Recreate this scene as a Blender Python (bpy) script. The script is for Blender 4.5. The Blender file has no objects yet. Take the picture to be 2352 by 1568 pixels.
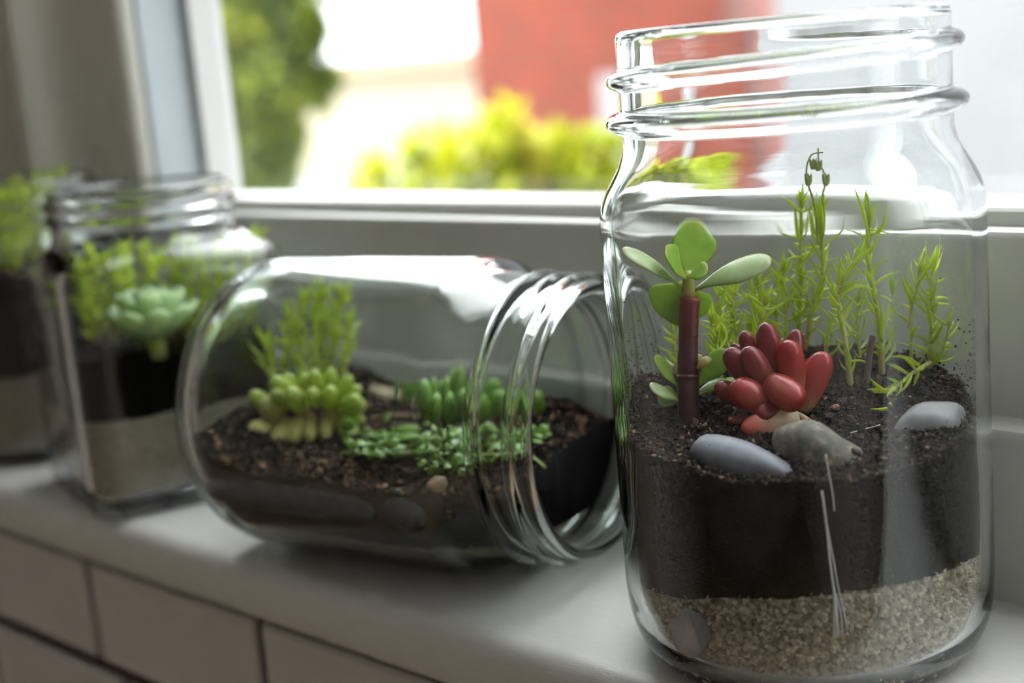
import bpy, math, random
from mathutils import Vector, Matrix, noise
random.seed(7)
S = 0.001                      # everything below is written in millimetres
scene = bpy.context.scene
COL = scene.collection

# ------------------------------------------------------------------ camera
CAM_H, FPX = 168.0, 3300.0
YAW, PITCH, ROLL = math.radians(44.7), math.radians(11.3), math.radians(5.05)
_fh = Vector((-math.sin(YAW), math.cos(YAW), 0)); _rt = Vector((math.cos(YAW), math.sin(YAW), 0)); _up = Vector((0, 0, 1))
FW = _fh*math.cos(PITCH) - _up*math.sin(PITCH)
_u = _up*math.cos(PITCH) + _fh*math.sin(PITCH)
RT = _rt*math.cos(ROLL) - _u*math.sin(ROLL)
UP = _u*math.cos(ROLL) + _rt*math.sin(ROLL)
CAM = Vector((0, 0, CAM_H))
cd = bpy.data.cameras.new('camera'); cam = bpy.data.objects.new('camera', cd); COL.objects.link(cam)
cd.sensor_width = 36; cd.lens = 36*FPX/2352; cd.clip_start = 0.01; cd.clip_end = 200
cd.dof.use_dof = True; cd.dof.focus_distance = 0.384; cd.dof.aperture_fstop = 6.9; cd.dof.aperture_blades = 0
m = Matrix((RT, UP, -FW)).transposed().to_4x4(); m.translation = CAM*S
cam.matrix_world = m
scene.camera = cam

# ------------------------------------------------------------------ world: overcast sky, three times brighter overhead than at the horizon
w = bpy.data.worlds.new('overcast'); scene.world = w; w.use_nodes = True
wn = w.node_tree; bg = wn.nodes['Background']; bg.inputs[0].default_value = (0.97, 0.985, 1.0, 1)
wtc = wn.nodes.new('ShaderNodeTexCoord'); wsx = wn.nodes.new('ShaderNodeSeparateXYZ'); wn.links.new(wtc.outputs['Generated'], wsx.inputs[0])
wmx = wn.nodes.new('ShaderNodeMath'); wmx.operation = 'MAXIMUM'; wmx.inputs[1].default_value = 0; wn.links.new(wsx.outputs[2], wmx.inputs[0])
wma = wn.nodes.new('ShaderNodeMath'); wma.operation = 'MULTIPLY_ADD'; wn.links.new(wmx.outputs[0], wma.inputs[0]); wn.links.new(wma.outputs[0], bg.inputs[1])
SKY = 13.0; wma.inputs[1].default_value = SKY*2/3; wma.inputs[2].default_value = SKY/3

# ------------------------------------------------------------------ view and path settings
vs = scene.view_settings
vs.view_transform = 'Standard'; vs.look = 'None'; vs.gamma = 1; vs.use_curve_mapping = False; vs.exposure = 0.13
cy = scene.cycles
cy.max_bounces = 13; cy.diffuse_bounces = 4; cy.glossy_bounces = 5; cy.transmission_bounces = 13; cy.transparent_max_bounces = 12
cy.caustics_refractive = True; cy.caustics_reflective = True; cy.blur_glossy = 0.4
cy.sample_clamp_indirect = 8.0
cy.use_adaptive_sampling = True; cy.adaptive_threshold = 0.09; cy.adaptive_min_samples = 16
cy.use_denoising = True
try: cy.denoiser = 'OPENIMAGEDENOISE'
except Exception: pass

# ------------------------------------------------------------------ helpers
def ray(px, py): return RT*((px-1176)/FPX) - UP*((py-784)/FPX) + FW
def at(px, py, depth): return CAM + ray(px, py)*depth                 # a point seen at a pixel, at a chosen distance (mm)
def at_z(px, py, z):
    d = ray(px, py); return CAM + d*((z-CAM_H)/d.z)
def at_y(px, py, Y):
    d = ray(px, py); return CAM + d*(Y/d.y)
def depth_of(p): return (p-CAM).dot(FW)

def new_mesh(name, verts, faces, attr=None, col=None, smooth=True):
    me = bpy.data.meshes.new(name)
    me.from_pydata([(v[0]*S, v[1]*S, v[2]*S) for v in verts], [], faces)
    if smooth: me.polygons.foreach_set('use_smooth', [True]*len(me.polygons))
    if attr is not None:
        a = me.attributes.new('t', 'FLOAT', 'POINT'); a.data.foreach_set('value', attr)
    if col is not None:
        a = me.attributes.new('tone', 'FLOAT', 'POINT'); a.data.foreach_set('value', col)
    me.update(); return me

def obj(name, verts, faces, mat, parent=None, smooth=True, attr=None, col=None, origin=None, kind=None):
    """one mesh object; vertices in world mm, made local to the parent's origin (or to `origin`)"""
    o0 = Vector((0, 0, 0))
    if parent is not None: o0 = parent.location/S
    elif origin is not None: o0 = Vector(origin)
    vv = [(v[0]-o0[0], v[1]-o0[1], v[2]-o0[2]) for v in verts]
    me = new_mesh(name, vv, faces, attr, col, smooth); me.materials.append(mat)
    ob = bpy.data.objects.new(name, me); COL.objects.link(ob)
    if parent is not None: ob.parent = parent
    elif origin is not None: ob.location = o0*S
    if kind: ob['kind'] = kind
    return ob

def tag(o, label=None, cat=None, group=None, kind=None):
    if label: o['label'] = label
    if cat: o['category'] = cat
    if group: o['group'] = group
    if kind: o['kind'] = kind
    return o

def thing(name, label, cat, loc, group=None, kind=None):
    o = bpy.data.objects.new(name, None); COL.objects.link(o); o.empty_display_size = 0.01
    o.location = Vector(loc)*S
    return tag(o, label, cat, group, kind)

def box(x0, x1, y0, y1, z0, z1):
    v = [(x0,y0,z0),(x1,y0,z0),(x1,y1,z0),(x0,y1,z0),(x0,y0,z1),(x1,y0,z1),(x1,y1,z1),(x0,y1,z1)]
    f = [(0,3,2,1),(4,5,6,7),(0,1,5,4),(1,2,6,5),(2,3,7,6),(3,0,4,7)]
    return v, f
def join(*parts):
    V, Fc = [], []
    for v, f in parts:
        n = len(V); V += list(v); Fc += [tuple(i+n for i in q) for q in f]
    return V, Fc
def extrude_x(profile, x0, x1, close=True):
    """profile: list of (y,z); a closed prism along X"""
    n = len(profile)
    v = [(x0, y, z) for y, z in profile] + [(x1, y, z) for y, z in profile]
    f = [(i, (i+1) % n, n+(i+1) % n, n+i) for i in range(n)]
    f += [tuple(range(n-1, -1, -1)), tuple(range(n, 2*n))]
    return v, f
def extrude_z(profile, z0, z1):
    n = len(profile)
    v = [(x, y, z0) for x, y in profile] + [(x, y, z1) for x, y in profile]
    f = [(i, (i+1) % n, n+(i+1) % n, n+i) for i in range(n)]
    f += [tuple(range(n-1, -1, -1)), tuple(range(n, 2*n))]
    return v, f

def frame_of(t):
    t = t.normalized(); a = Vector((0, 0, 1)) if abs(t.z) < .9 else Vector((1, 0, 0))
    n = t.cross(a).normalized(); return t, n, t.cross(n).normalized()
def tube(pts, rad, n=8):
    """tapered tube along points; rad a number or a list"""
    pts = [Vector(p) for p in pts]; R = rad if isinstance(rad, (list, tuple)) else [rad]*len(pts)
    V, Fc, T = [], [], []
    prev = None
    for i, p in enumerate(pts):
        t = (pts[min(i+1, len(pts)-1)] - pts[max(i-1, 0)]).normalized()
        if prev is None: _, nn, bb = frame_of(t)
        else:
            nn = (prev - t*prev.dot(t)).normalized(); bb = t.cross(nn)
        prev = nn
        for k in range(n):
            a = 2*math.pi*k/n; V.append(p + (nn*math.cos(a) + bb*math.sin(a))*R[i]); T.append(i/(len(pts)-1))
    for i in range(len(pts)-1):
        for k in range(n):
            Fc.append((i*n+k, i*n+(k+1) % n, (i+1)*n+(k+1) % n, (i+1)*n+k))
    Fc.append(tuple(range(n-1, -1, -1))); Fc.append(tuple((len(pts)-1)*n+k for k in range(n)))
    return V, Fc, T
def smooth_path(pts, n=4):
    pts = [Vector(p) for p in pts]; out = []
    for i in range(len(pts)-1):
        p0 = pts[max(i-1, 0)]; p1 = pts[i]; p2 = pts[i+1]; p3 = pts[min(i+2, len(pts)-1)]
        for k in range(n):
            t = k/n
            out.append(0.5*((2*p1) + (p2-p0)*t + (2*p0-5*p1+4*p2-p3)*t*t + (3*p1-p0-3*p2+p3)*t**3))
    out.append(pts[-1]); return out

def prof_obovate(t):
    if t >= 1: return 0
    return .15+.85*math.sin(math.pi/2*t/.64)**1.7 if t < .64 else (1-((t-.64)/.36)**2.3)**.5
def prof_fat(t): return max(0, 1-abs(2*min(1, .10+.90*t)-1)**3.2)**.5*(.80+.20*min(1, t*2)) if t < 1 else 0
def prof_round(t): return max(0, 1-(2*t-1)**2)**.5
def prof_lance(t): return (0.35+.65*math.sin(math.pi*min(1, t*.75+.22)))*(1-t**3)**.7 if t < 1 else 0
def blade(base, tip, width, thick, normal, bend=0.0, cup=0.0, prof=prof_obovate, rings=10, n=10):
    """a leaf: rings of flattened ovals from base to tip, bent along `normal`, cupped across"""
    base, tip = Vector(base), Vector(tip); ax = tip-base; L = ax.length; d = ax/L
    nm = Vector(normal); nm = (nm - d*nm.dot(d)).normalized(); sd = d.cross(nm).normalized()
    V, Fc, T = [], [], []
    for i in range(rings):
        t = 1-(1-i/(rings-1))**1.7 if prof is not prof_round else i/(rings-1)
        wv = max(prof(t), .03 if i else .12)
        c = base + d*(L*t) + nm*(bend*L*4*t*(1-t))
        for k in range(n):
            a = 2*math.pi*k/n; x = math.cos(a)*wv*width/2; y = math.sin(a)*wv**.7*thick/2
            y += cup*width*(abs(x)/(width/2))**2*wv
            V.append(c + sd*x + nm*y); T.append(t)
    for i in range(rings-1):
        for k in range(n): Fc.append((i*n+k, i*n+(k+1) % n, (i+1)*n+(k+1) % n, (i+1)*n+k))
    Fc.append(tuple(range(n-1, -1, -1))); Fc.append(tuple((rings-1)*n+k for k in range(n)))
    return V, Fc, T

ICO_V = []
_p = (1+5**.5)/2
for a, b in ((-1, _p), (1, _p), (-1, -_p), (1, -_p)): ICO_V.append(Vector((a, b, 0)).normalized())
for a, b in ((-1, _p), (1, _p), (-1, -_p), (1, -_p)): ICO_V.append(Vector((0, a, b)).normalized())
for a, b in ((_p, -1), (_p, 1), (-_p, -1), (-_p, 1)): ICO_V.append(Vector((a, 0, b)).normalized())
ICO_F = [(0,11,5),(0,5,1),(0,1,7),(0,7,10),(0,10,11),(1,5,9),(5,11,4),(11,10,2),(10,7,6),(7,1,8),(3,9,4),(3,4,2),(3,2,6),(3,6,8),(3,8,9),(4,9,5),(2,4,11),(6,2,10),(8,6,7),(9,8,1)]
def crumbs(spots, rough=.35):
    """spots: (point, radius, flatness, tone) -> joined irregular grains"""
    V, Fc, Cc = [], [], []
    for p, r, fl, tone in spots:
        n = len(V); e = (random.random()*6.28, random.random()*6.28, random.random()*6.28)
        ca, sa = math.cos(e[0]), math.sin(e[0]); cb, sb = math.cos(e[1]), math.sin(e[1])
        for q in ICO_V:
            k = r*(1+random.uniform(-rough, rough)); x, y, z = q.x*k, q.y*k, q.z*k*fl
            x, y = x*ca-y*sa, x*sa+y*ca; y, z = y*cb-z*sb, y*sb+z*cb
            V.append((p[0]+x, p[1]+y, p[2]+z)); Cc.append(tone)
        Fc += [(a+n, b+n, c+n) for a, b, c in ICO_F]
    return V, Fc, Cc
def pebble(c, ax, ry, rz, seed, nrm=(0, 0, 1), lump=.08, nu=20, nv=14, pw=1.0):
    """smooth stone: c centre, ax half-axis vector, ry/rz the other half sizes"""
    ax = Vector(ax); d = ax.normalized(); L = ax.length; nm = Vector(nrm); nm = (nm-d*nm.dot(d)).normalized(); sd = nm.cross(d)
    V, Fc = [], []; c = Vector(c)
    for i in range(nv+1):
        a = math.pi*i/nv; x = -math.cos(a); r = math.sin(a)**pw
        for k in range(nu):
            b = 2*math.pi*k/nu; q = Vector((x, r*math.cos(b), r*math.sin(b)))
            s = 1 + lump*noise.noise(q*1.3 + Vector((seed, seed*2.3, 0)))*2
            V.append(c + d*(q.x*L*s) + sd*(q.y*ry*s) + nm*(q.z*rz*s))
    for i in range(nv):
        for k in range(nu): Fc.append((i*nu+k, i*nu+(k+1) % nu, (i+1)*nu+(k+1) % nu, (i+1)*nu+k))
    return V, Fc

# ------------------------------------------------------------------ materials
def mat(name):
    mt = bpy.data.materials.new(name); mt.use_nodes = True
    nt = mt.node_tree; return mt, nt, nt.nodes['Principled BSDF'], nt.nodes['Material Output']
def N(nt, typ, **kw):
    n = nt.nodes.new(typ)
    for k, v in kw.items(): setattr(n, k, v)
    return n
def coords(nt, scale=1.0, vec=None):
    tc = N(nt, 'ShaderNodeTexCoord'); mp = N(nt, 'ShaderNodeMapping')
    mp.inputs['Scale'].default_value = vec or (scale,)*3
    nt.links.new(tc.outputs['Object'], mp.inputs[0]); return mp.outputs[0]
def ramp(nt, src, stops):
    r = N(nt, 'ShaderNodeValToRGB'); nt.links.new(src, r.inputs[0])
    el = r.color_ramp.elements
    while len(el) < len(stops): el.new(.5)
    for e, (p, c) in zip(el, stops): e.position = p; e.color = (*c, 1)
    return r.outputs[0]
def noise_tex(nt, vec, scale, detail=4, rough=.5):
    n = N(nt, 'ShaderNodeTexNoise'); n.inputs['Scale'].default_value = scale; n.inputs['Detail'].default_value = detail; n.inputs['Roughness'].default_value = rough
    nt.links.new(vec, n.inputs['Vector']); return n.outputs['Fac']
def bump(nt, bs, h, strength, dist):
    b = N(nt, 'ShaderNodeBump'); b.inputs['Strength'].default_value = strength; b.inputs['Distance'].default_value = dist
    nt.links.new(h, b.inputs['Height']); nt.links.new(b.outputs[0], bs.inputs['Normal'])

def paint(name, c0, c1, rough=.4, scale=40, bs_=.15, stretch=None, spec=.5):
    mt, nt, bs, _ = mat(name); v = coords(nt, 1, stretch)
    f = noise_tex(nt, v, scale, 5, .6); nt.links.new(ramp(nt, f, [(.3, c0), (.7, c1)]), bs.inputs['Base Color'])
    bs.inputs['Roughness'].default_value = rough; bs.inputs['Specular IOR Level'].default_value = spec
    if bs_: bump(nt, bs, noise_tex(nt, v, scale*3, 4, .6), bs_, .0006)
    return mt
def leaf_mat(name, stops, rough=.4, trans=.35, attr='t', nscale=300, spec=.4, tcol=None):
    mt, nt, bs, out = mat(name)
    a = N(nt, 'ShaderNodeAttribute', attribute_name=attr)
    c = ramp(nt, a.outputs['Fac'], stops)
    v = coords(nt); f = noise_tex(nt, v, nscale, 3)
    hs = N(nt, 'ShaderNodeHueSaturation'); mr = N(nt, 'ShaderNodeMapRange'); mr.inputs['To Min'].default_value = .75; mr.inputs['To Max'].default_value = 1.25
    nt.links.new(f, mr.inputs[0]); nt.links.new(mr.outputs[0], hs.inputs['Value']); nt.links.new(c, hs.inputs['Color'])
    nt.links.new(hs.outputs[0], bs.inputs['Base Color']); bs.inputs['Roughness'].default_value = rough; bs.inputs['Specular IOR Level'].default_value = spec
    if trans:
        tr = N(nt, 'ShaderNodeBsdfTranslucent'); mx = N(nt, 'ShaderNodeMixShader'); mx.inputs[0].default_value = trans
        g = N(nt, 'ShaderNodeMix', data_type='RGBA', blend_type='MULTIPLY'); g.inputs[0].default_value = 1
        g.inputs[7].default_value = (*(tcol or (1.3, 1.22, .6)), 1)
        nt.links.new(hs.outputs[0], g.inputs[6]); nt.links.new(g.outputs[2], tr.inputs[0])
        nt.links.new(bs.outputs[0], mx.inputs[1]); nt.links.new(tr.outputs[0], mx.inputs[2]); nt.links.new(mx.outputs[0], out.inputs[0])
    return mt
def glass(name, tint=(.980, .990, .992), ior=1.5, rough=0.0):
    mt, nt, bs, out = mat(name)
    g = N(nt, 'ShaderNodeBsdfGlass'); g.inputs['Color'].default_value = (*tint, 1); g.inputs['IOR'].default_value = ior; g.inputs['Roughness'].default_value = rough
    f = noise_tex(nt, coords(nt), 60, 2); b = N(nt, 'ShaderNodeBump'); b.inputs['Strength'].default_value = .05; b.inputs['Distance'].default_value = .001
    nt.links.new(f, b.inputs['Height']); nt.links.new(b.outputs[0], g.inputs['Normal'])
    nt.links.new(g.outputs[0], out.inputs[0]); nt.nodes.remove(bs); return mt

M = {}
M['sill'] = paint('sill_gloss_paint', (.60, .595, .575), (.66, .655, .635), .24, 18, .25, (6, 60, 60), .5)
M['frame'] = paint('window_paint', (.60, .60, .57), (.66, .66, .63), .38, 30, .12)
M['frame_white'] = paint('white_sash_paint', (.50, .498, .485), (.54, .538, .525), .35, 30, .1)
M['frame_blue'] = paint('bluish_jamb_paint', (.32, .36, .38), (.36, .40, .42), .4, 30, .1)
M['casing'] = paint('casing_paint', (.62, .61, .55), (.68, .67, .61), .5, 20, .1)
M['wall'] = paint('wall_paint', (.78, .725, .67), (.83, .775, .72), .8, 8, .1)
M['ceiling'] = paint('ceiling_paint', (.84, .83, .81), (.87, .86, .84), .9, 8, .05)
M['floor'] = paint('floor_wood', (.50, .38, .27), (.60, .47, .35), .5, 6, .1, (1, 12, 1))
M['tile'] = paint('glazed_tile', (.50, .465, .435), (.54, .505, .475), .22, 12, .06)
M['grout'] = paint('brown_grout', (.05, .016, .02), (.075, .026, .03), .9, 120, .4)
M['glass'] = glass('jar_glass')
M['glass_green'] = glass('jar_glass_tinted', (.972, .993, .984))
mt, nt, bs, out = mat('window_pane')
tr = N(nt, 'ShaderNodeBsdfTransparent'); tr.inputs[0].default_value = (.97, .985, .98, 1)
gl = N(nt, 'ShaderNodeBsdfGlossy'); gl.inputs['Roughness'].default_value = .0
lwt = N(nt, 'ShaderNodeLayerWeight'); lwt.inputs[0].default_value = .5; pw5 = N(nt, 'ShaderNodeMath', operation='POWER'); pw5.inputs[1].default_value = 5; nt.links.new(lwt.outputs['Facing'], pw5.inputs[0])
fr = N(nt, 'ShaderNodeMath', operation='MULTIPLY_ADD'); fr.inputs[1].default_value = .9; fr.inputs[2].default_value = .04; nt.links.new(pw5.outputs[0], fr.inputs[0])
mx = N(nt, 'ShaderNodeMixShader'); nt.links.new(fr.outputs[0], mx.inputs[0]); nt.links.new(tr.outputs[0], mx.inputs[1]); nt.links.new(gl.outputs[0], mx.inputs[2]); nt.links.new(mx.outputs[0], out.inputs[0])
M['pane'] = mt

def grain_mat(name, stops, rough=.8, spec=.3, nscale=900):
    mt, nt, bs, _ = mat(name)
    a = N(nt, 'ShaderNodeAttribute', attribute_name='tone')
    f = noise_tex(nt, coords(nt), nscale, 3)
    ad = N(nt, 'ShaderNodeMath', operation='MULTIPLY_ADD'); ad.inputs[1].default_value = .35; nt.links.new(f, ad.inputs[0]); nt.links.new(a.outputs['Fac'], ad.inputs[2])
    sb = N(nt, 'ShaderNodeMath', operation='SUBTRACT'); sb.inputs[1].default_value = .17; nt.links.new(ad.outputs[0], sb.inputs[0])
    nt.links.new(ramp(nt, sb.outputs[0], stops), bs.inputs['Base Color']); bs.inputs['Roughness'].default_value = rough; bs.inputs['Specular IOR Level'].default_value = spec
    return mt
M['grain'] = grain_mat('gravel_grains', [(0, (.26, .21, .15)), (.35, (.48, .41, .30)), (.7, (.62, .55, .42)), (1, (.84, .79, .64))], .6)
M['sand'] = paint('packed_sand', (.30, .26, .19), (.5, .44, .33), .9, 700, .6)
M['crumb'] = grain_mat('soil_crumbs', [(0, (.008, .006, .005)), (.5, (.022, .014, .011)), (.8, (.09, .045, .028)), (1, (.34, .20, .11))], .75)
mt, nt, bs, _ = mat('dark_soil')
v = coords(nt, 1, (1, 1, .12)); f = noise_tex(nt, v, 160, 4, .6)
nt.links.new(ramp(nt, f, [(.35, (.004, .004, .004)), (.6, (.008, .007, .007)), (.75, (.022, .02, .02))]), bs.inputs['Base Color'])
bs.inputs['Roughness'].default_value = .9; bs.inputs['Specular IOR Level'].default_value = .08
bump(nt, bs, noise_tex(nt, coords(nt), 1400, 3), .6, .0006); M['soil'] = mt

def stone_mat(name, c0, c1, c2, scale=250, rough=.5):
    mt, nt, bs, _ = mat(name); v = coords(nt); f = noise_tex(nt, v, scale, 6, .65)
    nt.links.new(ramp(nt, f, [(.3, c0), (.52, c1), (.72, c2)]), bs.inputs['Base Color']); bs.inputs['Roughness'].default_value = rough
    bump(nt, bs, noise_tex(nt, v, scale*5, 3), .25, .0003); return mt
M['slate'] = stone_mat('blue_grey_stone', (.125, .13, .16), (.165, .17, .205), (.22, .225, .255))
M['speckled'] = stone_mat('speckled_stone', (.05, .045, .038), (.12, .112, .095), (.34, .28, .19), 420, .7)
M['paleslate'] = stone_mat('pale_grey_stone', (.15, .145, .16), (.22, .215, .23), (.32, .31, .33), 180)
M['darkstone'] = stone_mat('dark_slate_stone', (.058, .058, .068), (.085, .085, .098), (.115, .115, .128))
M['tanstone'] = stone_mat('tan_stone', (.22, .16, .10), (.38, .30, .20), (.55, .46, .33), 200, .7)
M['pale_lump'] = stone_mat('pale_pink_lump', (.30, .27, .27), (.36, .33, .325), (.44, .40, .39), 200, .6)

M['jade_leaf'] = leaf_mat('jade_leaf', [(0, (.44, .50, .10)), (.2, (.33, .50, .07)), (.85, (.30, .48, .07)), (.97, (.36, .46, .09)), (1, (.42, .20, .10))], .35, .5)
M['jade_pale'] = leaf_mat('jade_leaf_pale', [(0, (.34, .42, .12)), (.2, (.34, .47, .18)), (.85, (.42, .53, .27)), (.97, (.44, .52, .27)), (1, (.48, .26, .17))], .28, .35)
M['jade_young'] = leaf_mat('jade_young_leaf', [(0, (.50, .50, .14)), (.4, (.46, .46, .13)), (1, (.42, .34, .14))], .4, .3)
M['jade_stem'] = leaf_mat('jade_stem', [(0, (.035, .022, .02)), (.25, (.05, .014, .016)), (.6, (.065, .012, .016)), (.88, (.12, .018, .018)), (1, (.24, .04, .03))], .4, 0)
M['jade_stem_top'] = leaf_mat('jade_stem_top', [(0, (.34, .16, .05)), (.4, (.36, .32, .07)), (1, (.28, .38, .08))], .4, .15)
M['red_leaf'] = leaf_mat('red_succulent_leaf', [(0, (.40, .36, .14)), (.18, (.42, .16, .09)), (.42, (.40, .048, .036)), (.85, (.41, .026, .026)), (1, (.34, .014, .018))], .26, .2, tcol=(1.3, .8, .6), spec=.5)
M['red_plain'] = leaf_mat('plain_red_succulent_leaf', [(0, (.34, .07, .045)), (.3, (.38, .06, .045)), (.85, (.40, .035, .03)), (1, (.34, .018, .018))], .28, .2, tcol=(1.3, .8, .6), spec=.5)
M['red_dark'] = leaf_mat('dark_red_succulent_leaf', [(0, (.30, .26, .10)), (.25, (.24, .08, .05)), (.5, (.25, .03, .03)), (1, (.20, .012, .018))], .26, .15, tcol=(1.3, .8, .6), spec=.5)
M['red_pale'] = leaf_mat('pale_fallen_leaf', [(0, (.62, .52, .36)), (.45, (.62, .42, .28)), (.8, (.55, .13, .09)), (1, (.40, .05, .04))], .45, .2, tcol=(1.2, .9, .6))
M['needle'] = leaf_mat('needle_leaf', [(0, (.68, .74, .12)), (.5, (.60, .74, .08)), (1, (.50, .66, .07))], .3, .5)
M['sprig_stem'] = leaf_mat('sprig_stem', [(0, (.46, .42, .18)), (.3, (.60, .66, .18)), (1, (.54, .66, .12))], .4, .3)
M['stalk'] = leaf_mat('thin_stalk', [(0, (.42, .54, .10)), (1, (.28, .34, .09))], .5, .2)
M['fat_lime'] = leaf_mat('lime_fat_leaf', [(0, (.54, .46, .14)), (.3, (.52, .58, .12)), (.7, (.44, .58, .10)), (1, (.54, .64, .20))], .3, .4)
M['fat_yellow'] = leaf_mat('yellow_fat_leaf', [(0, (.54, .36, .13)), (.4, (.60, .52, .16)), (1, (.56, .58, .18))], .35, .35)
M['fat_green'] = leaf_mat('deep_green_fat_leaf', [(0, (.22, .34, .06)), (.4, (.18, .34, .06)), (1, (.26, .44, .10))], .28, .3)
M['creeper'] = leaf_mat('creeper_leaf', [(0, (.15, .28, .04)), (.5, (.17, .32, .045)), (1, (.22, .38, .07))], .2, .3)
M['rosette'] = leaf_mat('rosette_leaf', [(0, (.40, .52, .22)), (.4, (.38, .56, .28)), (1, (.46, .62, .36))], .4, .35)
M['fibre'] = paint('white_fibre', (.80, .80, .80), (.86, .86, .86), .4, 80, 0)
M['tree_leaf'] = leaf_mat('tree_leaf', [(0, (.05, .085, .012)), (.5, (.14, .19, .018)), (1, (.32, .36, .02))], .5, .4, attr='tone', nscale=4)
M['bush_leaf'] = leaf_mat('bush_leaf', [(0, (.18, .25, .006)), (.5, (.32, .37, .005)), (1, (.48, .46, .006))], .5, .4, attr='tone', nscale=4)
M['bark'] = paint('bark', (.07, .05, .04), (.14, .10, .08), .9, 20, .5)
M['cream'] = paint('cream_render', (.42, .37, .27), (.46, .41, .31), .9, .6, .05)
M['tan_band'] = paint('tan_fascia', (.34, .26, .17), (.37, .29, .2), .8, 1, .05)
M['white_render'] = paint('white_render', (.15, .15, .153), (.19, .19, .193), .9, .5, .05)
M['concrete'] = paint('pale_paving', (.24, .24, .25), (.32, .32, .33), .9, .8, .05)
M['greywood'] = paint('grey_door', (.25, .24, .24), (.3, .29, .29), .6, 3, .05)
mt, nt, bs, _ = mat('red_brick')
br = N(nt, 'ShaderNodeTexBrick'); br.inputs['Scale'].default_value = 1; br.inputs['Brick Width'].default_value = .23; br.inputs['Row Height'].default_value = .075; br.inputs['Mortar Size'].default_value = .008
br.inputs['Color1'].default_value = (.205, .027, .009, 1); br.inputs['Color2'].default_value = (.155, .029, .014, 1); br.inputs['Mortar'].default_value = (.165, .08, .06, 1)
tc = N(nt, 'ShaderNodeTexCoord'); sx = N(nt, 'ShaderNodeSeparateXYZ'); cx = N(nt, 'ShaderNodeCombineXYZ'); nt.links.new(tc.outputs['Object'], sx.inputs[0])
ad = N(nt, 'ShaderNodeMath'); nt.links.new(sx.outputs[0], ad.inputs[0]); nt.links.new(sx.outputs[1], ad.inputs[1]); nt.links.new(ad.outputs[0], cx.inputs[0]); nt.links.new(sx.outputs[2], cx.inputs[1])
nt.links.new(cx.outputs[0], br.inputs[0]); mxx = N(nt, 'ShaderNodeMix', data_type='RGBA', blend_type='MULTIPLY'); mxx.inputs[0].default_value = 1
nt.links.new(br.outputs[0], mxx.inputs[6]); nt.links.new(ramp(nt, noise_tex(nt, tc.outputs['Object'], 1.3, 4), [(.3, (.85, .85, .9)), (.7, (1.15, 1.1, 1.05))]), mxx.inputs[7])
nt.links.new(mxx.outputs[2], bs.inputs['Base Color']); bs.inputs['Roughness'].default_value = .9; M['brick'] = mt

# ------------------------------------------------------------------ the room
def struct(name, vf, m_, label, parent=None, smooth=False):
    o = obj(name, vf[0], vf[1], m_, parent, smooth)
    if parent is None: tag(o, label, None, None, 'structure')
    return o
SILL_F, RISER_Y, RAIL_Y, GLASS_Y = 273, 374, 386, 434
X0, X1 = -1900, 1700; YB = -2700; ZF, ZC = -1080, 1480
WX0, WX1, WZ1 = -622, 1240, 1330          # window opening
struct('floor', box(X0-100, X1+100, YB-100, 500, ZF-60, ZF), M['floor'], 'brown wooden floor of the room')
struct('ceiling', box(X0-100, X1+100, YB-100, 500, ZC, ZC+60), M['ceiling'], 'white ceiling of the room')
struct('wall_left', box(X0-100, X0, YB, 500, ZF, ZC), M['wall'], 'plain pale wall at the far end of the sill')
struct('wall_back', box(X0, X1, YB-100, YB, ZF, ZC), M['wall'], 'plain pale wall opposite the window')
struct('wall_right', box(X1, X1+100, YB, 500, ZF, ZC), M['wall'], 'plain pale wall at the near end of the sill')
# the window wall: below the sill, left, right and above the opening
wf = struct('wall_front', join(box(X0, X1, 281, 438, ZF, -22), box(X0, -800, 381, 438, -22, ZC), box(1380, X1, 381, 438, -22, ZC), box(-800, 1380, 381, 438, WZ1+60, ZC)), M['grout'], 'wall under the window with brown grout between pale tiles')
# tiles, each its own piece
TP, TH = 119.8, 47.0
def tile_mesh(wd, ht, d=4.0, e=1.6):
    a, b = wd/2, ht/2
    v = [(-a, d, -b), (a, d, -b), (a, d, b), (-a, d, b), (-a, 1.2, -b), (a, 1.2, -b), (a, 1.2, b), (-a, 1.2, b),
         (-a+e, 0, -b+e), (a-e, 0, -b+e), (a-e, 0, b-e), (-a+e, 0, b-e)]
    f = [(3, 2, 1, 0), (8, 9, 10, 11)]
    for k in range(4):
        j = (k+1) % 4; f += [(k, j, 4+j, 4+k), (4+k, 4+j, 8+j, 8+k)]
    me = new_mesh('tile', v, f, smooth=False); me.materials.append(M['tile']); return me
tiles = {}
rows = [(-24.8, 43.8, 0), (-74.4, 56, .14), (-135.5, 56, 0), (-196.5, 56, .14)]
for zt, ht, off in rows:
    key = ht
    if key not in tiles: tiles[key] = tile_mesh(TP-5.4, ht)
    for i in range(-3, 6):
        xj = -537.5 + (i+off)*TP
        o = bpy.data.objects.new('tile', tiles[key]); COL.objects.link(o); o.parent = wf
        o.location = Vector((xj+TP/2, 277.6, zt-ht/2))*S
# sill board with a rounded nose
nose = [(RISER_Y+20, 0), (SILL_F+7, 0)]
for k in range(1, 7):
    a = math.pi/2*k/6; nose.append((SILL_F+7-7*math.sin(a), -7+7*math.cos(a)))
nose += [(SILL_F+.4, -17), (SILL_F+1.6, -20.5), (SILL_F+4.5, -22.5), (RISER_Y+20, -22.5)]
v, f = extrude_x(nose, -1300, 1380)
o = obj('trim_1', v, f, M['sill'], None, True); tag(o, 'glossy off-white painted window sill board under the jars', None, None, 'structure')
o.modifiers.new('e', 'EDGE_SPLIT').split_angle = math.radians(50)
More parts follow.
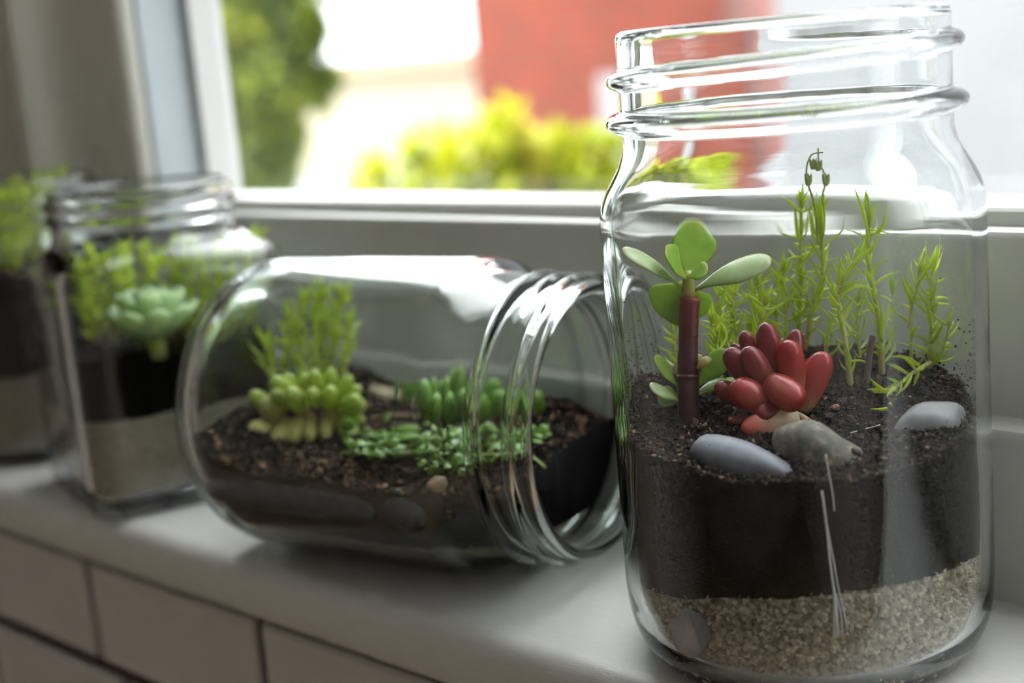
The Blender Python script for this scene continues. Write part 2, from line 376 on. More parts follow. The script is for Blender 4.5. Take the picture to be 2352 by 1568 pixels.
# riser and its ledge
rp = [(RISER_Y, -5), (RISER_Y, 49.2), (RISER_Y+.9, 51.4), (RISER_Y+3, 52.2), (RAIL_Y+10, 52.2), (RAIL_Y+10, -5)]
v, f = extrude_x(rp, -800, 1380)
o = obj('trim_2', v, f, M['frame'], None, True); tag(o, 'grey-white upright board behind the jars with a narrow bright top ledge', None, None, 'structure')
o.modifiers.new('e', 'EDGE_SPLIT').split_angle = math.radians(40)
# window_1
w1 = thing('window_1', 'tall painted window with a white sash looking out on the garden', None, (0, 420, 50), kind='structure')
rail = [(RAIL_Y, 45), (RAIL_Y, 104.6), (RAIL_Y+1, 106.3), (RAIL_Y+3, 107), (RAIL_Y+7.5, 107), (RAIL_Y+7.5, 111.2), (RAIL_Y+8.5, 112.2), (RAIL_Y+11, 112.6), (RAIL_Y+36, 111.9), (GLASS_Y-3, 111.3), (GLASS_Y-3, 45)]
v, f = extrude_x(rail, WX0-20, WX1+20); o = obj('bottom_rail', v, f, M['frame'], w1, True); o.modifiers.new('e', 'EDGE_SPLIT').split_angle = math.radians(35)
v, f = box(WX0-20, WX1+20, RAIL_Y+4, GLASS_Y+8, WZ1-10, WZ1+70); obj('top_rail', v, f, M['frame_white'], w1, False)
# left jamb: stepped profile in plan (x,y)
jl = [(-800, 438), (-800, 394), (WX0-1, 394), (WX0-1, RAIL_Y+5), (WX0+2, RAIL_Y+4), (WX0+2, RAIL_Y+9), (WX0-3, RAIL_Y+11), (WX0-3, 424), (WX0-3, 438)]
v, f = extrude_z(jl, 40, WZ1+60); obj('jamb', v, f, M['frame_blue'], w1, False)
v, f = box(WX0-2.5, WX0+3, 419, GLASS_Y+4, 108, WZ1+60); obj('sash_stile', v, f, M['frame_white'], w1, False)
v, f = box(WX1, 1380, 386, 450, 40, WZ1+60); obj('jamb', v, f, M['frame_white'], w1, False)
v, f = box(WX0+1, WX1, GLASS_Y, GLASS_Y+4, 105, WZ1); obj('pane', v, f, M['pane'], w1, False)
v, f = extrude_x([(GLASS_Y+4, 60), (GLASS_Y+4, 109), (GLASS_Y+45, 103), (GLASS_Y+45, 60)], WX0-20, WX1+20); obj('outer_sill', v, f, M['frame_white'], w1, False)
# moulded casing at the left of the window
cp = [(-800, 394), (-800, 372)]
for x, y in ((-795, 362), (-786, 352), (-770, 347), (-754, 349), (-744, 357), (-738, 370), (-731, 378), (-716, 378), (-709, 368), (-700, 361), (-688, 360), (-680, 366), (-675, 377), (-668, 382), (-640, 382), (-628, 382), (-624, 384), (-622, 388)): cp.append((x, y))
cp.append((-622, 394))
v, f = extrude_z(cp, 0, WZ1+80); o = obj('trim_3', v, f, M['casing'], None, True); tag(o, 'grey-beige moulded casing beside the window', None, None, 'structure')
o.modifiers.new('e', 'EDGE_SPLIT').split_angle = math.radians(40)

# ------------------------------------------------------------------ outdoors
GZ = -1150
struct('ground', ([(-60000, 600, GZ), (40000, 600, GZ), (40000, 70000, GZ), (-60000, 70000, GZ)], [(0, 1, 2, 3)]), M['concrete'], 'pale paved yard outside the window')
def oriented_house(name, label, corner_px_l, corner_px_r, dist_l, dist_r, depth_m, top_z, m_):
    a = at(corner_px_l, 200, dist_l); b = at(corner_px_r, 200, dist_r); a.z = b.z = 0
    d = (b-a).normalized(); n = Vector((-d.y, d.x, 0))
    if n.dot(a) < 0: n = -n
    root = thing(name, label, 'building', (a.x, a.y, GZ))
    c = [a, b, b+n*depth_m, a+n*depth_m]
    v = [(p.x, p.y, GZ) for p in c] + [(p.x, p.y, top_z) for p in c]
    f = [(0, 1, 5, 4), (1, 2, 6, 5), (2, 3, 7, 6), (3, 0, 4, 7), (0, 3, 2, 1)]
    obj('wall', v, f, m_, root, False)
    e = 250
    cc = [a-d*e-n*e, b+d*e-n*e, b+d*e+n*(depth_m+e), a-d*e+n*(depth_m+e)]
    return root, a, b, d, n, cc
# brick house
root, a, b, d, n, cc = oriented_house('brick_house', 'red brick house beyond the yellow-green bush', 1092, 1672, 11500, 11000, 6000, 4200, M['brick'])
v = [(p.x, p.y, 4200) for p in cc] + [tuple(((cc[0]+cc[3])/2)) [:2] + (5800,), tuple(((cc[1]+cc[2])/2))[:2] + (5800,)]
obj('roof', v, [(0, 1, 5, 4), (2, 3, 4, 5), (3, 0, 4), (1, 2, 5), (0, 3, 2, 1)], M['greywood'], root, False)
p0 = a + d*((b-a).length*.50); p1 = a + d*((b-a).length*.60)
v = [(q+n*k).to_tuple()[:2] + (z,) for k in (-60, 20) for z in (-900, -60) for q in (p0, p1)]
obj('meter_cupboard', v, [(0, 1, 3, 2), (4, 6, 7, 5), (0, 2, 6, 4), (1, 5, 7, 3), (2, 3, 7, 6), (0, 4, 5, 1)], M['greywood'], root, False)
# cream outbuilding
root, a, b, d, n, cc = oriented_house('cream_outbuilding', 'low cream rendered outbuilding beside the brick house', 470, 1130, 19000, 17500, 5000, 60, M['cream'])
v = [(p.x, p.y, z) for z in (60, 260) for p in cc]
obj('roof', v, [(0, 1, 2, 3)[::-1], (4, 5, 6, 7), (0, 1, 5, 4), (1, 2, 6, 5), (2, 3, 7, 6), (3, 0, 4, 7)], M['tan_band'], root, False)
# white house to the right; unseen length and height added to block sky light
def white_house():
    a = at(1790, 200, 8200); a.z = 0; b = Vector((11000, 6300, 0)); d = (b-a).normalized(); n = Vector((-d.y, d.x, 0)); H_ = 6200
    root = thing('white_house', 'pale rendered house wall beside the brick house, lengthened out of view to block sky light', 'building', (a.x, a.y, GZ))
    c = [a, b, b+n*6000, a+n*6000]; v = [(p.x, p.y, GZ) for p in c]+[(p.x, p.y, H_) for p in c]
    obj('wall', v, [(0, 1, 5, 4), (1, 2, 6, 5), (2, 3, 7, 6), (3, 0, 4, 7), (0, 3, 2, 1)], M['white_render'], root, False)
    e = 60; cc = [a-d*e-n*e, b+d*e-n*e, b+d*e+n*(6000+e), a-d*e+n*(6000+e)]; v = [(p.x, p.y, z) for z in (H_, H_+200) for p in cc]
    obj('roof', v, [(0, 1, 2, 3)[::-1], (4, 5, 6, 7), (0, 1, 5, 4), (1, 2, 6, 5), (2, 3, 7, 6), (3, 0, 4, 7)], M['greywood'], root, False)
white_house()

def foliage(blobs, count, size, seed):
    rnd = random.Random(seed); V, Fc, Cc = [], [], []
    tot = sum(b[1]**2 for b in blobs)
    for c, r, tone in blobs:
        for i in range(int(count*r*r/tot)):
            q = Vector((rnd.gauss(0, 1), rnd.gauss(0, 1), rnd.gauss(0, 1))).normalized()*(r*(rnd.random()**.4))
            p = Vector(c)+q; s = size*rnd.uniform(.6, 1.3)
            a = Vector((rnd.gauss(0, 1), rnd.gauss(0, 1), rnd.gauss(0, 1))).normalized(); t, n1, b1 = frame_of(a)
            k = len(V); w_ = s*.42
            V += [p-t*s, p-t*s*.2+n1*w_+b1*s*.08, p+t*s, p-t*s*.2-n1*w_+b1*s*.08]; Fc += [(k, k+1, k+2), (k, k+2, k+3)]
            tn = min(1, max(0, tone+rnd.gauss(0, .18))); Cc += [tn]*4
    return V, Fc, Cc
# tree at the left of the view
root = thing('garden_tree', 'green leafy tree close outside the window beside the sash', 'tree', (*at(500, 300, 4200).to_tuple()[:2], GZ))
D = 4200
bl = []
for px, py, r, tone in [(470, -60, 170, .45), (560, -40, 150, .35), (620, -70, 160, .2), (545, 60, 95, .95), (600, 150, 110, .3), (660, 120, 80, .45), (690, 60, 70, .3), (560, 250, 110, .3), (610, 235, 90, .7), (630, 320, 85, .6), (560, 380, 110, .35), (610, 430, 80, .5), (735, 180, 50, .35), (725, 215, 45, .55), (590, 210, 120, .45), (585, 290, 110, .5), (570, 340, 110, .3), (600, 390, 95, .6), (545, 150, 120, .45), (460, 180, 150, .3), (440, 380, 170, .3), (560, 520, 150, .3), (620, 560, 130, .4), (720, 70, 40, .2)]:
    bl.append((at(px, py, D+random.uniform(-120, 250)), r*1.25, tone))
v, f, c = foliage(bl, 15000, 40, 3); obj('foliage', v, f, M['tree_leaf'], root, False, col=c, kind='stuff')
tb = at(560, 300, D+150)
v, f, t = tube([(tb.x, tb.y, GZ-20), (tb.x+20, tb.y, -500), (tb.x-10, tb.y+30, 100), (tb.x+30, tb.y+20, 700)], [60, 48, 40, 25], 10); obj('trunk', v, f, M['bark'], root)
# yellow-green bush
root = thing('garden_bush', 'yellow-green leafy bush below the brick house', 'bush', (*at(1130, 400, 2700).to_tuple()[:2], GZ))
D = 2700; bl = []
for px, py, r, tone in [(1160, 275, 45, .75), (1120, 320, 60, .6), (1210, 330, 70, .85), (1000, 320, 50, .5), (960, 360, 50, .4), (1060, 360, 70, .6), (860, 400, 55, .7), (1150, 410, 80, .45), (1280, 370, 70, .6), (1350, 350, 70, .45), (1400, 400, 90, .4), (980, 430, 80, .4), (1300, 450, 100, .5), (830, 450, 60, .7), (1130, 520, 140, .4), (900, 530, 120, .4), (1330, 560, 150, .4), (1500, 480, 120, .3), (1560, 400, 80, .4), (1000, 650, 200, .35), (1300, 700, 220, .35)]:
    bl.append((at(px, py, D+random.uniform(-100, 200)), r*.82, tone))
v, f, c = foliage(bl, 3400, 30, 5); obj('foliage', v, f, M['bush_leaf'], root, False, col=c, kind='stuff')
tb = at(1150, 500, D+50)
for k in range(5):
    a = k*1.26
    v, f, t = tube([(tb.x+20*math.cos(a), tb.y+20*math.sin(a), GZ-20), (tb.x+120*math.cos(a), tb.y+120*math.sin(a), -600), (tb.x+260*math.cos(a), tb.y+150*math.sin(a), -150)], [16, 12, 7], 8); obj('stem', v, f, M['bark'], root)

# ------------------------------------------------------------------ glass jars
def resample(pts, fine=None, ds=2.0):
    out = []
    for i in range(len(pts)-1):
        p0 = pts[max(i-1, 0)]; p1 = pts[i]; p2 = pts[i+1]; p3 = pts[min(i+2, len(pts)-1)]
        L = math.hypot(p2[0]-p1[0], p2[1]-p1[1])
        straight = L > 12
        step = ds
        if fine and p1[1] >= fine[0]-1e-6 and p2[1] <= fine[1]+1e-6 and p1[0] > fine[2]: step = .45
        n = max(1, int(math.ceil(L/step)));
        if straight and step > 1: n = max(1, int(L/6))
        for k in range(n):
            t = k/n
            if straight: q = (p1[0]+(p2[0]-p1[0])*t, p1[1]+(p2[1]-p1[1])*t)
            else:
                def tan(a_, b_, c_):
                    # unit tangent at b_, following the shorter neighbour more closely
                    l1 = math.hypot(b_[0]-a_[0], b_[1]-a_[1]); l2 = math.hypot(c_[0]-b_[0], c_[1]-b_[1])
                    if l1 < 1e-9: l1 = l2; a_ = (2*b_[0]-c_[0], 2*b_[1]-c_[1])
                    if l2 < 1e-9: l2 = l1; c_ = (2*b_[0]-a_[0], 2*b_[1]-a_[1])
                    if l1 > 12: w1, w2 = 1, 0
                    elif l2 > 12: w1, w2 = 0, 1
                    else: w1, w2 = l2/(l1+l2), l1/(l1+l2)
                    v_ = (w1*(b_[0]-a_[0])/l1+w2*(c_[0]-b_[0])/l2, w1*(b_[1]-a_[1])/l1+w2*(c_[1]-b_[1])/l2); q_ = math.hypot(*v_) or 1
                    return (v_[0]/q_, v_[1]/q_)
                t1 = tan(p0, p1, p2); t2 = tan(p1, p2, p3)
                h00, h10, h01, h11 = 2*t**3-3*t*t+1, t**3-2*t*t+t, -2*t**3+3*t*t, t**3-t*t
                q = tuple(h00*p1[j]+h10*L*t1[j]+h01*p2[j]+h11*L*t2[j] for j in (0, 1))
            out.append(q)
    out.append(pts[-1]); return out
def square_r(th, a, c):
    """radius of a rounded square (half side a, corner radius c) towards angle th"""
    th = (th + math.pi/4) % (math.pi/2) - math.pi/4
    x, y = math.cos(th), abs(math.sin(th))
    r = a/x
    if r*y > a-c:
        k = a-c; b = k*(x+y); r = b + math.sqrt(max(0, b*b - (2*k*k - c*c)))
    return r
def jar_mesh(outer, inner, beads, fine, seg=144, shape=None, wav=.12, ds=2.0):
    """closed glass shell: outer profile up, over the lip, inner profile down. beads: (kind, z, height, halfwidth, pitch, th0, turns)"""
    oo = resample(outer, fine, ds); ii = resample(inner, None, ds)
    rings = [(r, z, 0) for r, z in oo] + [(r, z, 1) for r, z in ii]
    rings = [q for q in rings if q[0] > .01]
    V, Fc = [], []
    for r, z, inn in rings:
        for k in range(seg):
            th = 2*math.pi*k/seg; rr = r
            if shape: rr = shape(r, z, th)
            if not inn:
                add = 0
                for kind, zc, h, hw, pitch, th0, turns in beads:
                    if kind == 'ring':
                        q = (z-zc)/hw
                        if abs(q) < 1: add = max(add, h*(1-q*q)**.6)
                    else:
                        ph = ((th-th0) % (2*math.pi))/(2*math.pi)
                        for j in range(3):
                            u = ph+j
                            if u > turns: break
                            fade = min(1, u/.06, (turns-u)/.06); fade = max(0, fade)
                            q = (z-(zc-pitch*u))/hw
                            if abs(q) < 1: add = max(add, h*fade*(1-q*q)**.6)
                rr += add
            else:
                rr += wav*noise.noise(Vector((math.cos(th)*2.2, math.sin(th)*2.2, z/14))) 
            V.append((rr*math.cos(th), rr*math.sin(th), z))
    nr = len(rings)
    for i in range(nr-1):
        for k in range(seg):
            Fc.append((i*seg+k, i*seg+(k+1) % seg, (i+1)*seg+(k+1) % seg, (i+1)*seg+k))
    b0 = len(V); V.append((0, 0, outer[0][1])); V.append((0, 0, inner[-1][1]))
    for k in range(seg):
        Fc.append((b0, (k+1) % seg, k)); Fc.append((b0+1, (nr-1)*seg+k, (nr-1)*seg+(k+1) % seg))
    return V, Fc
OUT1 = [(0, 2.2), (33, 1.6), (36.5, .5), (39, 0), (41.5, .6), (44.6, 2.9), (47.2, 7), (48.9, 12), (49.7, 17.5), (50, 24), (50, 120), (49.7, 123.6), (48.8, 127.2), (47.2, 130.6), (45.3, 133.8), (43.7, 136.8), (42.8, 139.8), (42.5, 143), (42.5, 168.6), (42.2, 170), (41.4, 170.9), (40.3, 171.2)]
INN1 = [(39.4, 170.7), (38.9, 169.5), (38.8, 166), (38.9, 145), (39.2, 140.5), (40.1, 137), (41.6, 133.8), (43.5, 130.4), (45, 127), (45.9, 123), (46.3, 119), (46.3, 26), (45.7, 17), (43.7, 10.2), (40, 6.5), (33.5, 4.7), (0, 4.3)]
BEADS1 = [('ring', 147.4, 4.0, 2.8, 0, 0, 0), ('helix', 157.4, 3.2, 2.5, -8.6, math.radians(182), .86)]
def inner_r(inner, z):
    """inner radius at height z, body part of the profile (bottom up)"""
    pts = list(reversed(inner))
    for (r0, z0), (r1, z1) in zip(pts, pts[1:]):
        if z0 <= z <= z1 and z1 > z0: return r0+(r1-r0)*(z-z0)/(z1-z0)
    return pts[0][0] if z < pts[0][1] else pts[-1][0]

J1 = Vector((-212, 322, 0))
v, f = jar_mesh(OUT1, INN1, BEADS1, (143, 168.6, 42), 176)
me = new_mesh('glass_jar', v, f); me.materials.append(M['glass']); jar1 = bpy.data.objects.new('glass_jar', me); COL.objects.link(jar1); jar1.location = J1*S
tag(jar1, 'large upright clear glass jar with screw-thread neck holding the red succulent', 'jar')

# upright layer of filling
def fill(name, c, rfun, zb, zt, m_, label, cat, seg=96, nside=14, ntop=22, rot=0, parent=None):
    """rfun(theta,z): side radius; zb(x,y), zt(x,y): bottom and top height (local x,y)"""
    V, Fc = [], []
    def ring_pts(u, side=True): pass
    rings = []
    for i in range(1, 6):          # bottom, from the centre out
        q = i/5; R_ = []
        for k in range(seg):
            th = 2*math.pi*k/seg; r0 = rfun(th, 12); x, y = r0*math.cos(th), r0*math.sin(th); z = zb(x, y); r = rfun(th, z)*q*.999
            x, y = r*math.cos(th), r*math.sin(th); R_.append((x, y, zb(x, y)))
        rings.append(R_)
    for i in range(1, nside+1):
        u = i/nside; R_ = []
        for k in range(seg):
            th = 2*math.pi*k/seg; r0 = rfun(th, 40); x, y = r0*math.cos(th), r0*math.sin(th)
            z = zb(x, y)+(zt(x, y)-zb(x, y))*u; r = rfun(th, z); R_.append((r*math.cos(th), r*math.sin(th), z))
        rings.append(R_)
    for i in range(ntop-1, 0, -1):
        q = i/ntop; R_ = []
        for k in range(seg):
            th = 2*math.pi*k/seg; r = rfun(th, 60)*q; x, y = r*math.cos(th), r*math.sin(th); R_.append((x, y, zt(x, y)))
        rings.append(R_)
    for R_ in rings: V += R_
    nr = len(rings)
    for i in range(nr-1):
        for k in range(seg): Fc.append((i*seg+k, i*seg+(k+1) % seg, (i+1)*seg+(k+1) % seg, (i+1)*seg+k))
    b0 = len(V); V += [(0, 0, zb(0, 0)), (0, 0, zt(0, 0))]
    for k in range(seg): Fc.append((b0, (k+1) % seg, k)); Fc.append((b0+1, (nr-1)*seg+k, (nr-1)*seg+(k+1) % seg))
    c = Vector(c); ca, sa = math.cos(rot), math.sin(rot)
    V = [(c.x+x*ca-y*sa, c.y+x*sa+y*ca, c.z+z) for x, y, z in V]
    o = obj(name, V, Fc, m_, None, True, origin=c)
    return tag(o, label, cat, None, 'stuff')
GAP = .25
# view frame of jar 1: u to the right, v away from the camera
vdir = Vector((J1.x, J1.y, 0)).normalized(); udir = Vector((-vdir.y, vdir.x, 0)); udir = udir if udir.dot(RT) > 0 else -udir
def uv1(x, y): p = Vector((x, y, 0)); return p.dot(udir), p.dot(vdir)
def nz(x, y, s, seed=0): return noise.noise(Vector((x/s+seed, y/s, seed*1.7)))
def sand1(x, y):
    u_, v_ = uv1(x, y)
    return 26 - v_*.13 + abs(u_)*-.10 + max(0, u_)*.17 + 1.0*nz(x, y, 14, 3)
def soil1(x, y):
    u_, v_ = uv1(x, y)
    z = 60.5 + .155*(v_+46) + 1.6*nz(x, y, 16, 1) + .9*nz(x, y, 5, 2) + .5*nz(x, y, 2.2, 5)
    z += 8*math.exp(-((u_+40)**2+(v_-6)**2)/160)            # heap against the left glass
    z += 2.5*math.exp(-((u_-30)**2+(v_-22)**2)/200)           # mound under the right sprigs
    z += 1*math.exp(-((u_-8)**2+(v_-18)**2)/220)
    return z
rf1 = lambda th, z: inner_r(INN1, max(5, z))-GAP
rs1 = lambda th, z: inner_r(INN1, max(5, z))-1.1
sand_o = fill('gravel_layer', J1, rs1, lambda x, y: 5.2, sand1, M['sand'], 'layer of pale coarse gravel in the bottom of the large upright jar', 'gravel')
soil_o = fill('soil_layer', J1, rf1, lambda x, y: sand1(x, y)+.05, soil1, M['soil'], 'thick band of black soil in the large upright jar', 'soil', ntop=34, seg=128)
def side_grains(c, rf, z0f, z1f, n, r0, r1, rot=0, local=True, tones=(0, 1)):
    sp = []
    for i in range(n):
        th = random.random()*2*math.pi; 
        r = rf(th, 30); x, y = r*math.cos(th), r*math.sin(th)
        za, zb = z0f(x, y), z1f(x, y); z = random.uniform(za, zb)
        k = random.uniform(r0, r1); r = rf(th, z)-k*.9
        a = th+rot
        sp.append((Vector((c[0]+r*math.cos(a), c[1]+r*math.sin(a), c[2]+z)), k, random.uniform(.6, 1), random.uniform(*tones)))
    return sp
sp = side_grains(J1, rf1, lambda x, y: 5.6, lambda x, y: sand1(x, y)+.6, 8000, .5, 1.15)
v, f, c = crumbs(sp); obj('grains', v, f, M['grain'], sand_o, False, col=c, kind='stuff')
sp = []
def soil_top_spots(c, R, zt, n, r0, r1, edge=False):
    out = []
    for i in range(n):
        th = random.random()*2*math.pi; r = R*(random.uniform(.93, .99) if edge else math.sqrt(random.random())*.985); x, y = r*math.cos(th), r*math.sin(th)
        k = random.uniform(r0, r1)*random.uniform(.6, 1.2)
        tn = random.random()**1.8*.9
        if random.random() < .03: tn = 1
        out.append((Vector((c[0]+x, c[1]+y, c[2]+zt(x, y)+random.uniform(-.3, .8)*k)), k, random.uniform(.35, 1), tn))
    return out
sp = soil_top_spots(J1, 46, soil1, 6500, .25, .75) + soil_top_spots(J1, 46, soil1, 2200, .2, .6, True) + soil_top_spots(J1, 44, soil1, 260, .8, 1.5)
for i in range(1500):    # flakes showing along the soil edge against the glass
    ang = random.random()*6.283; x, y = 45.6*math.cos(ang), 45.6*math.sin(ang); k = random.uniform(.2, .65)
    sp.append((Vector((J1.x+x, J1.y+y, soil1(x, y)+random.gauss(-.6, 1.3))), k, random.uniform(.35, .8), random.random()**.8*.95))
# specks stuck on the glass above the soil, mostly at the left and right sides
for i in range(420):
    sgn = random.choice((-1, -1, 1)); ang = math.atan2((udir*sgn).y, (udir*sgn).x) + random.gauss(0, .38)
    z = 66 + abs(random.gauss(0, 11)); r = 46.0
    sp.append((Vector((J1.x+r*math.cos(ang), J1.y+r*math.sin(ang), z)), random.uniform(.12, .42), .6, random.random()*.6))
for i in range(45):     # pale flecks in the black band
    ang = random.random()*6.28; sp.append((Vector((J1.x+45.9*math.cos(ang), J1.y+45.9*math.sin(ang), random.uniform(34, 59))), random.uniform(.1, .35), .6, random.uniform(.6, 1)))
v, f, c = crumbs(sp, .45); obj('crumbs', v, f, M['crumb'], soil_o, False, col=c, kind='stuff')

# pebbles of jar 1, and a pale lump in its gravel
def stone(name, label, V_F, m_, group=None):
    c = sum((Vector(p) for p in V_F[0]), Vector())/len(V_F[0])
    o = obj(name, V_F[0], V_F[1], m_, None, True, origin=c); return tag(o, label, 'pebble', group)
pl, pr = at(1612, 1020, 368), at(1815, 1098, 355); stone('pebble', 'long smooth blue-grey pebble on the soil under the jade cutting', pebble((pl+pr)/2, (pr-pl)/2*1.12, 6.2, 5.4, 1, UP, .06), M['slate'])
stone('pebble', 'rough speckled brown-grey pebble between the two smooth ones below the red succulent', pebble(at(1882, 1042, 363), (at(1992, 1100, 359)-at(1792, 996, 366))/2, 7.6, 7.2, 2, UP, .10, pw=.9), M['speckled'])
stone('pebble', 'pale grey angular pebble half buried below the right-hand sprigs'.replace('right-hand ', 'wispy '), pebble(at(2130, 985, 372), (at(2202, 948, 372)-at(2052, 1015, 370))/2, 6.4, 6.6, 4, UP, .13, pw=.85), M['paleslate'])
stone('pebble', 'pale pinkish lump in the gravel against the glass', pebble(at(1590, 1450, 368.5), RT*5.5+UP*2, 3.0, 6.0, 9, UP, .12), M['pale_lump'])  # pale pinkish lump where the gravel meets the glass

# white frayed fibre caught between soil and glass
fb = thing('fibre_strand', 'thin white frayed fibre stuck to the glass in front of the soil', 'fibre', at(1905, 1250, 350))
def on_glass(px, py, rad=46.02, c=J1):
    d = ray(px, py); ox, oy = CAM.x-c.x, CAM.y-c.y
    A = d.x**2+d.y**2; B = ox*d.x+oy*d.y; C_ = ox*ox+oy*oy-rad*rad
    t = (-B-math.sqrt(max(0, B*B-A*C_)))/A
    return CAM+d*t
for pts, r in [([(1886, 1122), (1896, 1200), (1905, 1290), (1914, 1360), (1922, 1455)], .33), ([(1895, 1040), (1902, 1085), (1910, 1130), (1914, 1170)], .18), ([(1891, 1170), (1908, 1260), (1922, 1340), (1935, 1400), (1944, 1440)], .24), ([(1912, 1350), (1914, 1400), (1913, 1462)], .22), ([(1914, 1350), (1928, 1400), (1932, 1452)], .2), ([(1913, 1340), (1921, 1400), (1917, 1458)], .2)]:
    v, f, t = tube(smooth_path([on_glass(*p) for p in pts], 3), r, 6); obj('strand', v, f, M['fibre'], fb)

# ------------------------------------------------------------------ jade cutting
jd = 390.0; jb = at(1582, 965, jd)
jade = thing('jade_cutting', 'jade plant cutting with thick dark red stem and rounded green leaves', 'plant', jb)
def ja(px, py, dd=0): return at(px, py, jd+dd)
v, f, t = tube(smooth_path([ja(1585, 985), ja(1582, 930), ja(1580, 870), ja(1579, 800), ja(1580, 740), ja(1584, 682)], 4), [2.9]*8+[2.75]*4+[2.55]*4+[2.6]*4+[2.95], 14); obj('stem', v, f, M['jade_stem'], jade, attr=t)
for y_, r_ in ((866, 3.05), (772, 2.7)):
    p = ja(1579.5, y_); q = ja(1579.5, y_-7); v, f, t = tube([p-(q-p)*.6, p, (p+q)/2, q, q+(q-p)*.6], [2.5, r_*.93, r_, r_*.93, 2.5], 14); obj('stem_node', v, f, M['jade_stem'], jade, attr=[.7]*len(v))
v, f, t = tube([ja(1583, 690), ja(1581, 668), ja(1580, 640), ja(1579, 620)], [2.2, 1.75, 1.5, 1.1], 12); obj('stem_top', v, f, M['jade_stem_top'], jade, attr=t)
RB, UB, FB = RT, UP, FW
def jl_(base, tip, wd, th, nrm, bend, cup, m_='jade_leaf', bd=0, td=0):
    v, f, t = blade(ja(*base, bd), ja(*tip, td), wd, th, nrm, bend, cup, prof_obovate, 13, 14); obj('leaf', v, f, M[m_], jade, attr=t)
jl_((1582, 634), (1600, 516), 12.6, 1.3, -FW+UP*.25, -.05, .06, bd=1, td=7)          # upright back leaf
jl_((1579, 640), (1530, 566), 10.5, 1.3, -FW*.8+UP*.8+RT*.6, -.06, .12, bd=-1, td=-6)            # folded front leaf
jl_((1579, 634), (1626, 614), 7.0, 1.2, UP*.8-FW*.8, -.05, .08, bd=-2, td=-5)
jl_((1568, 664), (1424, 572), 9.0, 1.7, UP-FW*.62+RT*.35, .07, -.05, 'jade_pale', bd=0, td=-6)  # left leaf
jl_((1594, 664), (1774, 594), 10.5, 1.9, UP-FW*.85-RT*.12, .05, -.05, 'jade_pale', bd=0, td=-8)  # right leaf
jl_((1572, 648), (1512, 722), 13.0, 1.4, -FW+UP*.2, .10, .02, bd=2, td=5)              # hanging left leaf
jl_((1568, 668), (1553, 746), 7.5, 1.3, -FW-RT*.3, .05, .02, bd=2, td=5)
jl_((1596, 664), (1618, 716), 7.0, 1.2, -FW+RT*.4, .05, .0, bd=2, td=8)
jl_((1560, 886), (1505, 814), 5.6, 1.1, -FW*.6+UP*.6+RT*.6, -.03, .08, bd=0, td=-2)
jl_((1600, 884), (1672, 804), 7.0, 1.1, -FW+UP*.3-RT*.3, -.03, .06, bd=0, td=1)
jl_((1598, 850), (1632, 822), 4.6, 2.2, UP-FW*.4, .12, -.1, 'jade_young', bd=-1, td=-3)
jl_((1597, 846), (1606, 812), 3.2, 1.6, -FW+RT*.4, .05, 0, 'jade_young', bd=0, td=1)
jl_((1562, 920), (1494, 884), 6.4, 1.3, UP*.9-FW*.6, .06, -.06, 'jade_pale', bd=0, td=-4)
jl_((1562, 918), (1512, 902), 6.0, 1.1, -FW+UP*.1, .04, 0, bd=1, td=0)
jl_((1598, 900), (1668, 872), 5.6, 1.4, UP-FW*.4, .05, -.05, 'jade_pale', bd=0, td=0)
jl_((1602, 905), (1690, 868), 4.0, 1.1, UP-FW*.5, .03, 0, bd=3, td=6)

# ------------------------------------------------------------------ red succulent
rd = 385.0; rb = at(1775, 975, rd)
red = thing('red_succulent', 'plump red stonecrop rosette sitting on the soil behind the pebbles', 'plant', rb)
v, f, t = tube([at(1795, 985, rd+3), at(1785, 950, rd+1), at(1772, 900, rd+2)], [1.8, 2.2, 1.6], 10); obj('stem', v, f, M['jade_stem_top'], red, attr=[.3]*len(v))
def rl(base, tip, wpx, bd, td, m_='red_leaf', bend=0, flat=.82):
    k = rd/FPX
    v, f, t = blade(at(*base, rd+bd), at(*tip, rd+td), wpx*k*1.08, wpx*k*1.08*flat, -FW+UP*.2, bend, 0, prof_fat, 14, 14); obj('leaf', v, f, M[m_], red, attr=t)
rl((1788, 880), (1758, 738), 54, 1, -1, 'red_dark')          # tall middle
rl((1784, 850), (1742, 758), 26, 3, 4, 'red_dark')
rl((1755, 860), (1706, 758), 42, 3, 2, 'red_dark')           # upper left
rl((1745, 850), (1680, 788), 30, 5, 6, 'red_dark')
rl((1815, 870), (1832, 754), 42, 6, 8, 'red_dark')           # back right
rl((1826, 905), (1812, 778), 60, -3, -6)                     # right bright
rl((1838, 940), (1896, 806), 64, 1, 0)                       # far right
rl((1772, 890), (1712, 796), 56, -3, -6, 'red_dark')         # centre left
rl((1745, 890), (1668, 800), 58, 1, -1, 'red_dark')          # left
rl((1776, 930), (1678, 884), 68, -4, -7, 'red_plain')                     # lower left
rl((1740, 930), (1642, 882), 46, 1, -1, 'red_dark')          # far left
rl((1768, 872), (1842, 928), 70, -6, -12, 'red_plain')                    # front plump, pointing at the viewer
rl((1790, 940), (1735, 952), 56, -4, -8, 'red_dark')
rl((1770, 900), (1766, 955), 60, -2, -6, 'red_dark')
rl((1832, 950), (1704, 984), 50, -5, -9, 'red_pale', .04, .5)  # pale dying leaf at the bottom
rl((1745, 962), (1672, 962), 22, -2, -5, 'red_dark')
rl((1830, 945), (1872, 975), 16, -2, -4, 'red_pale')

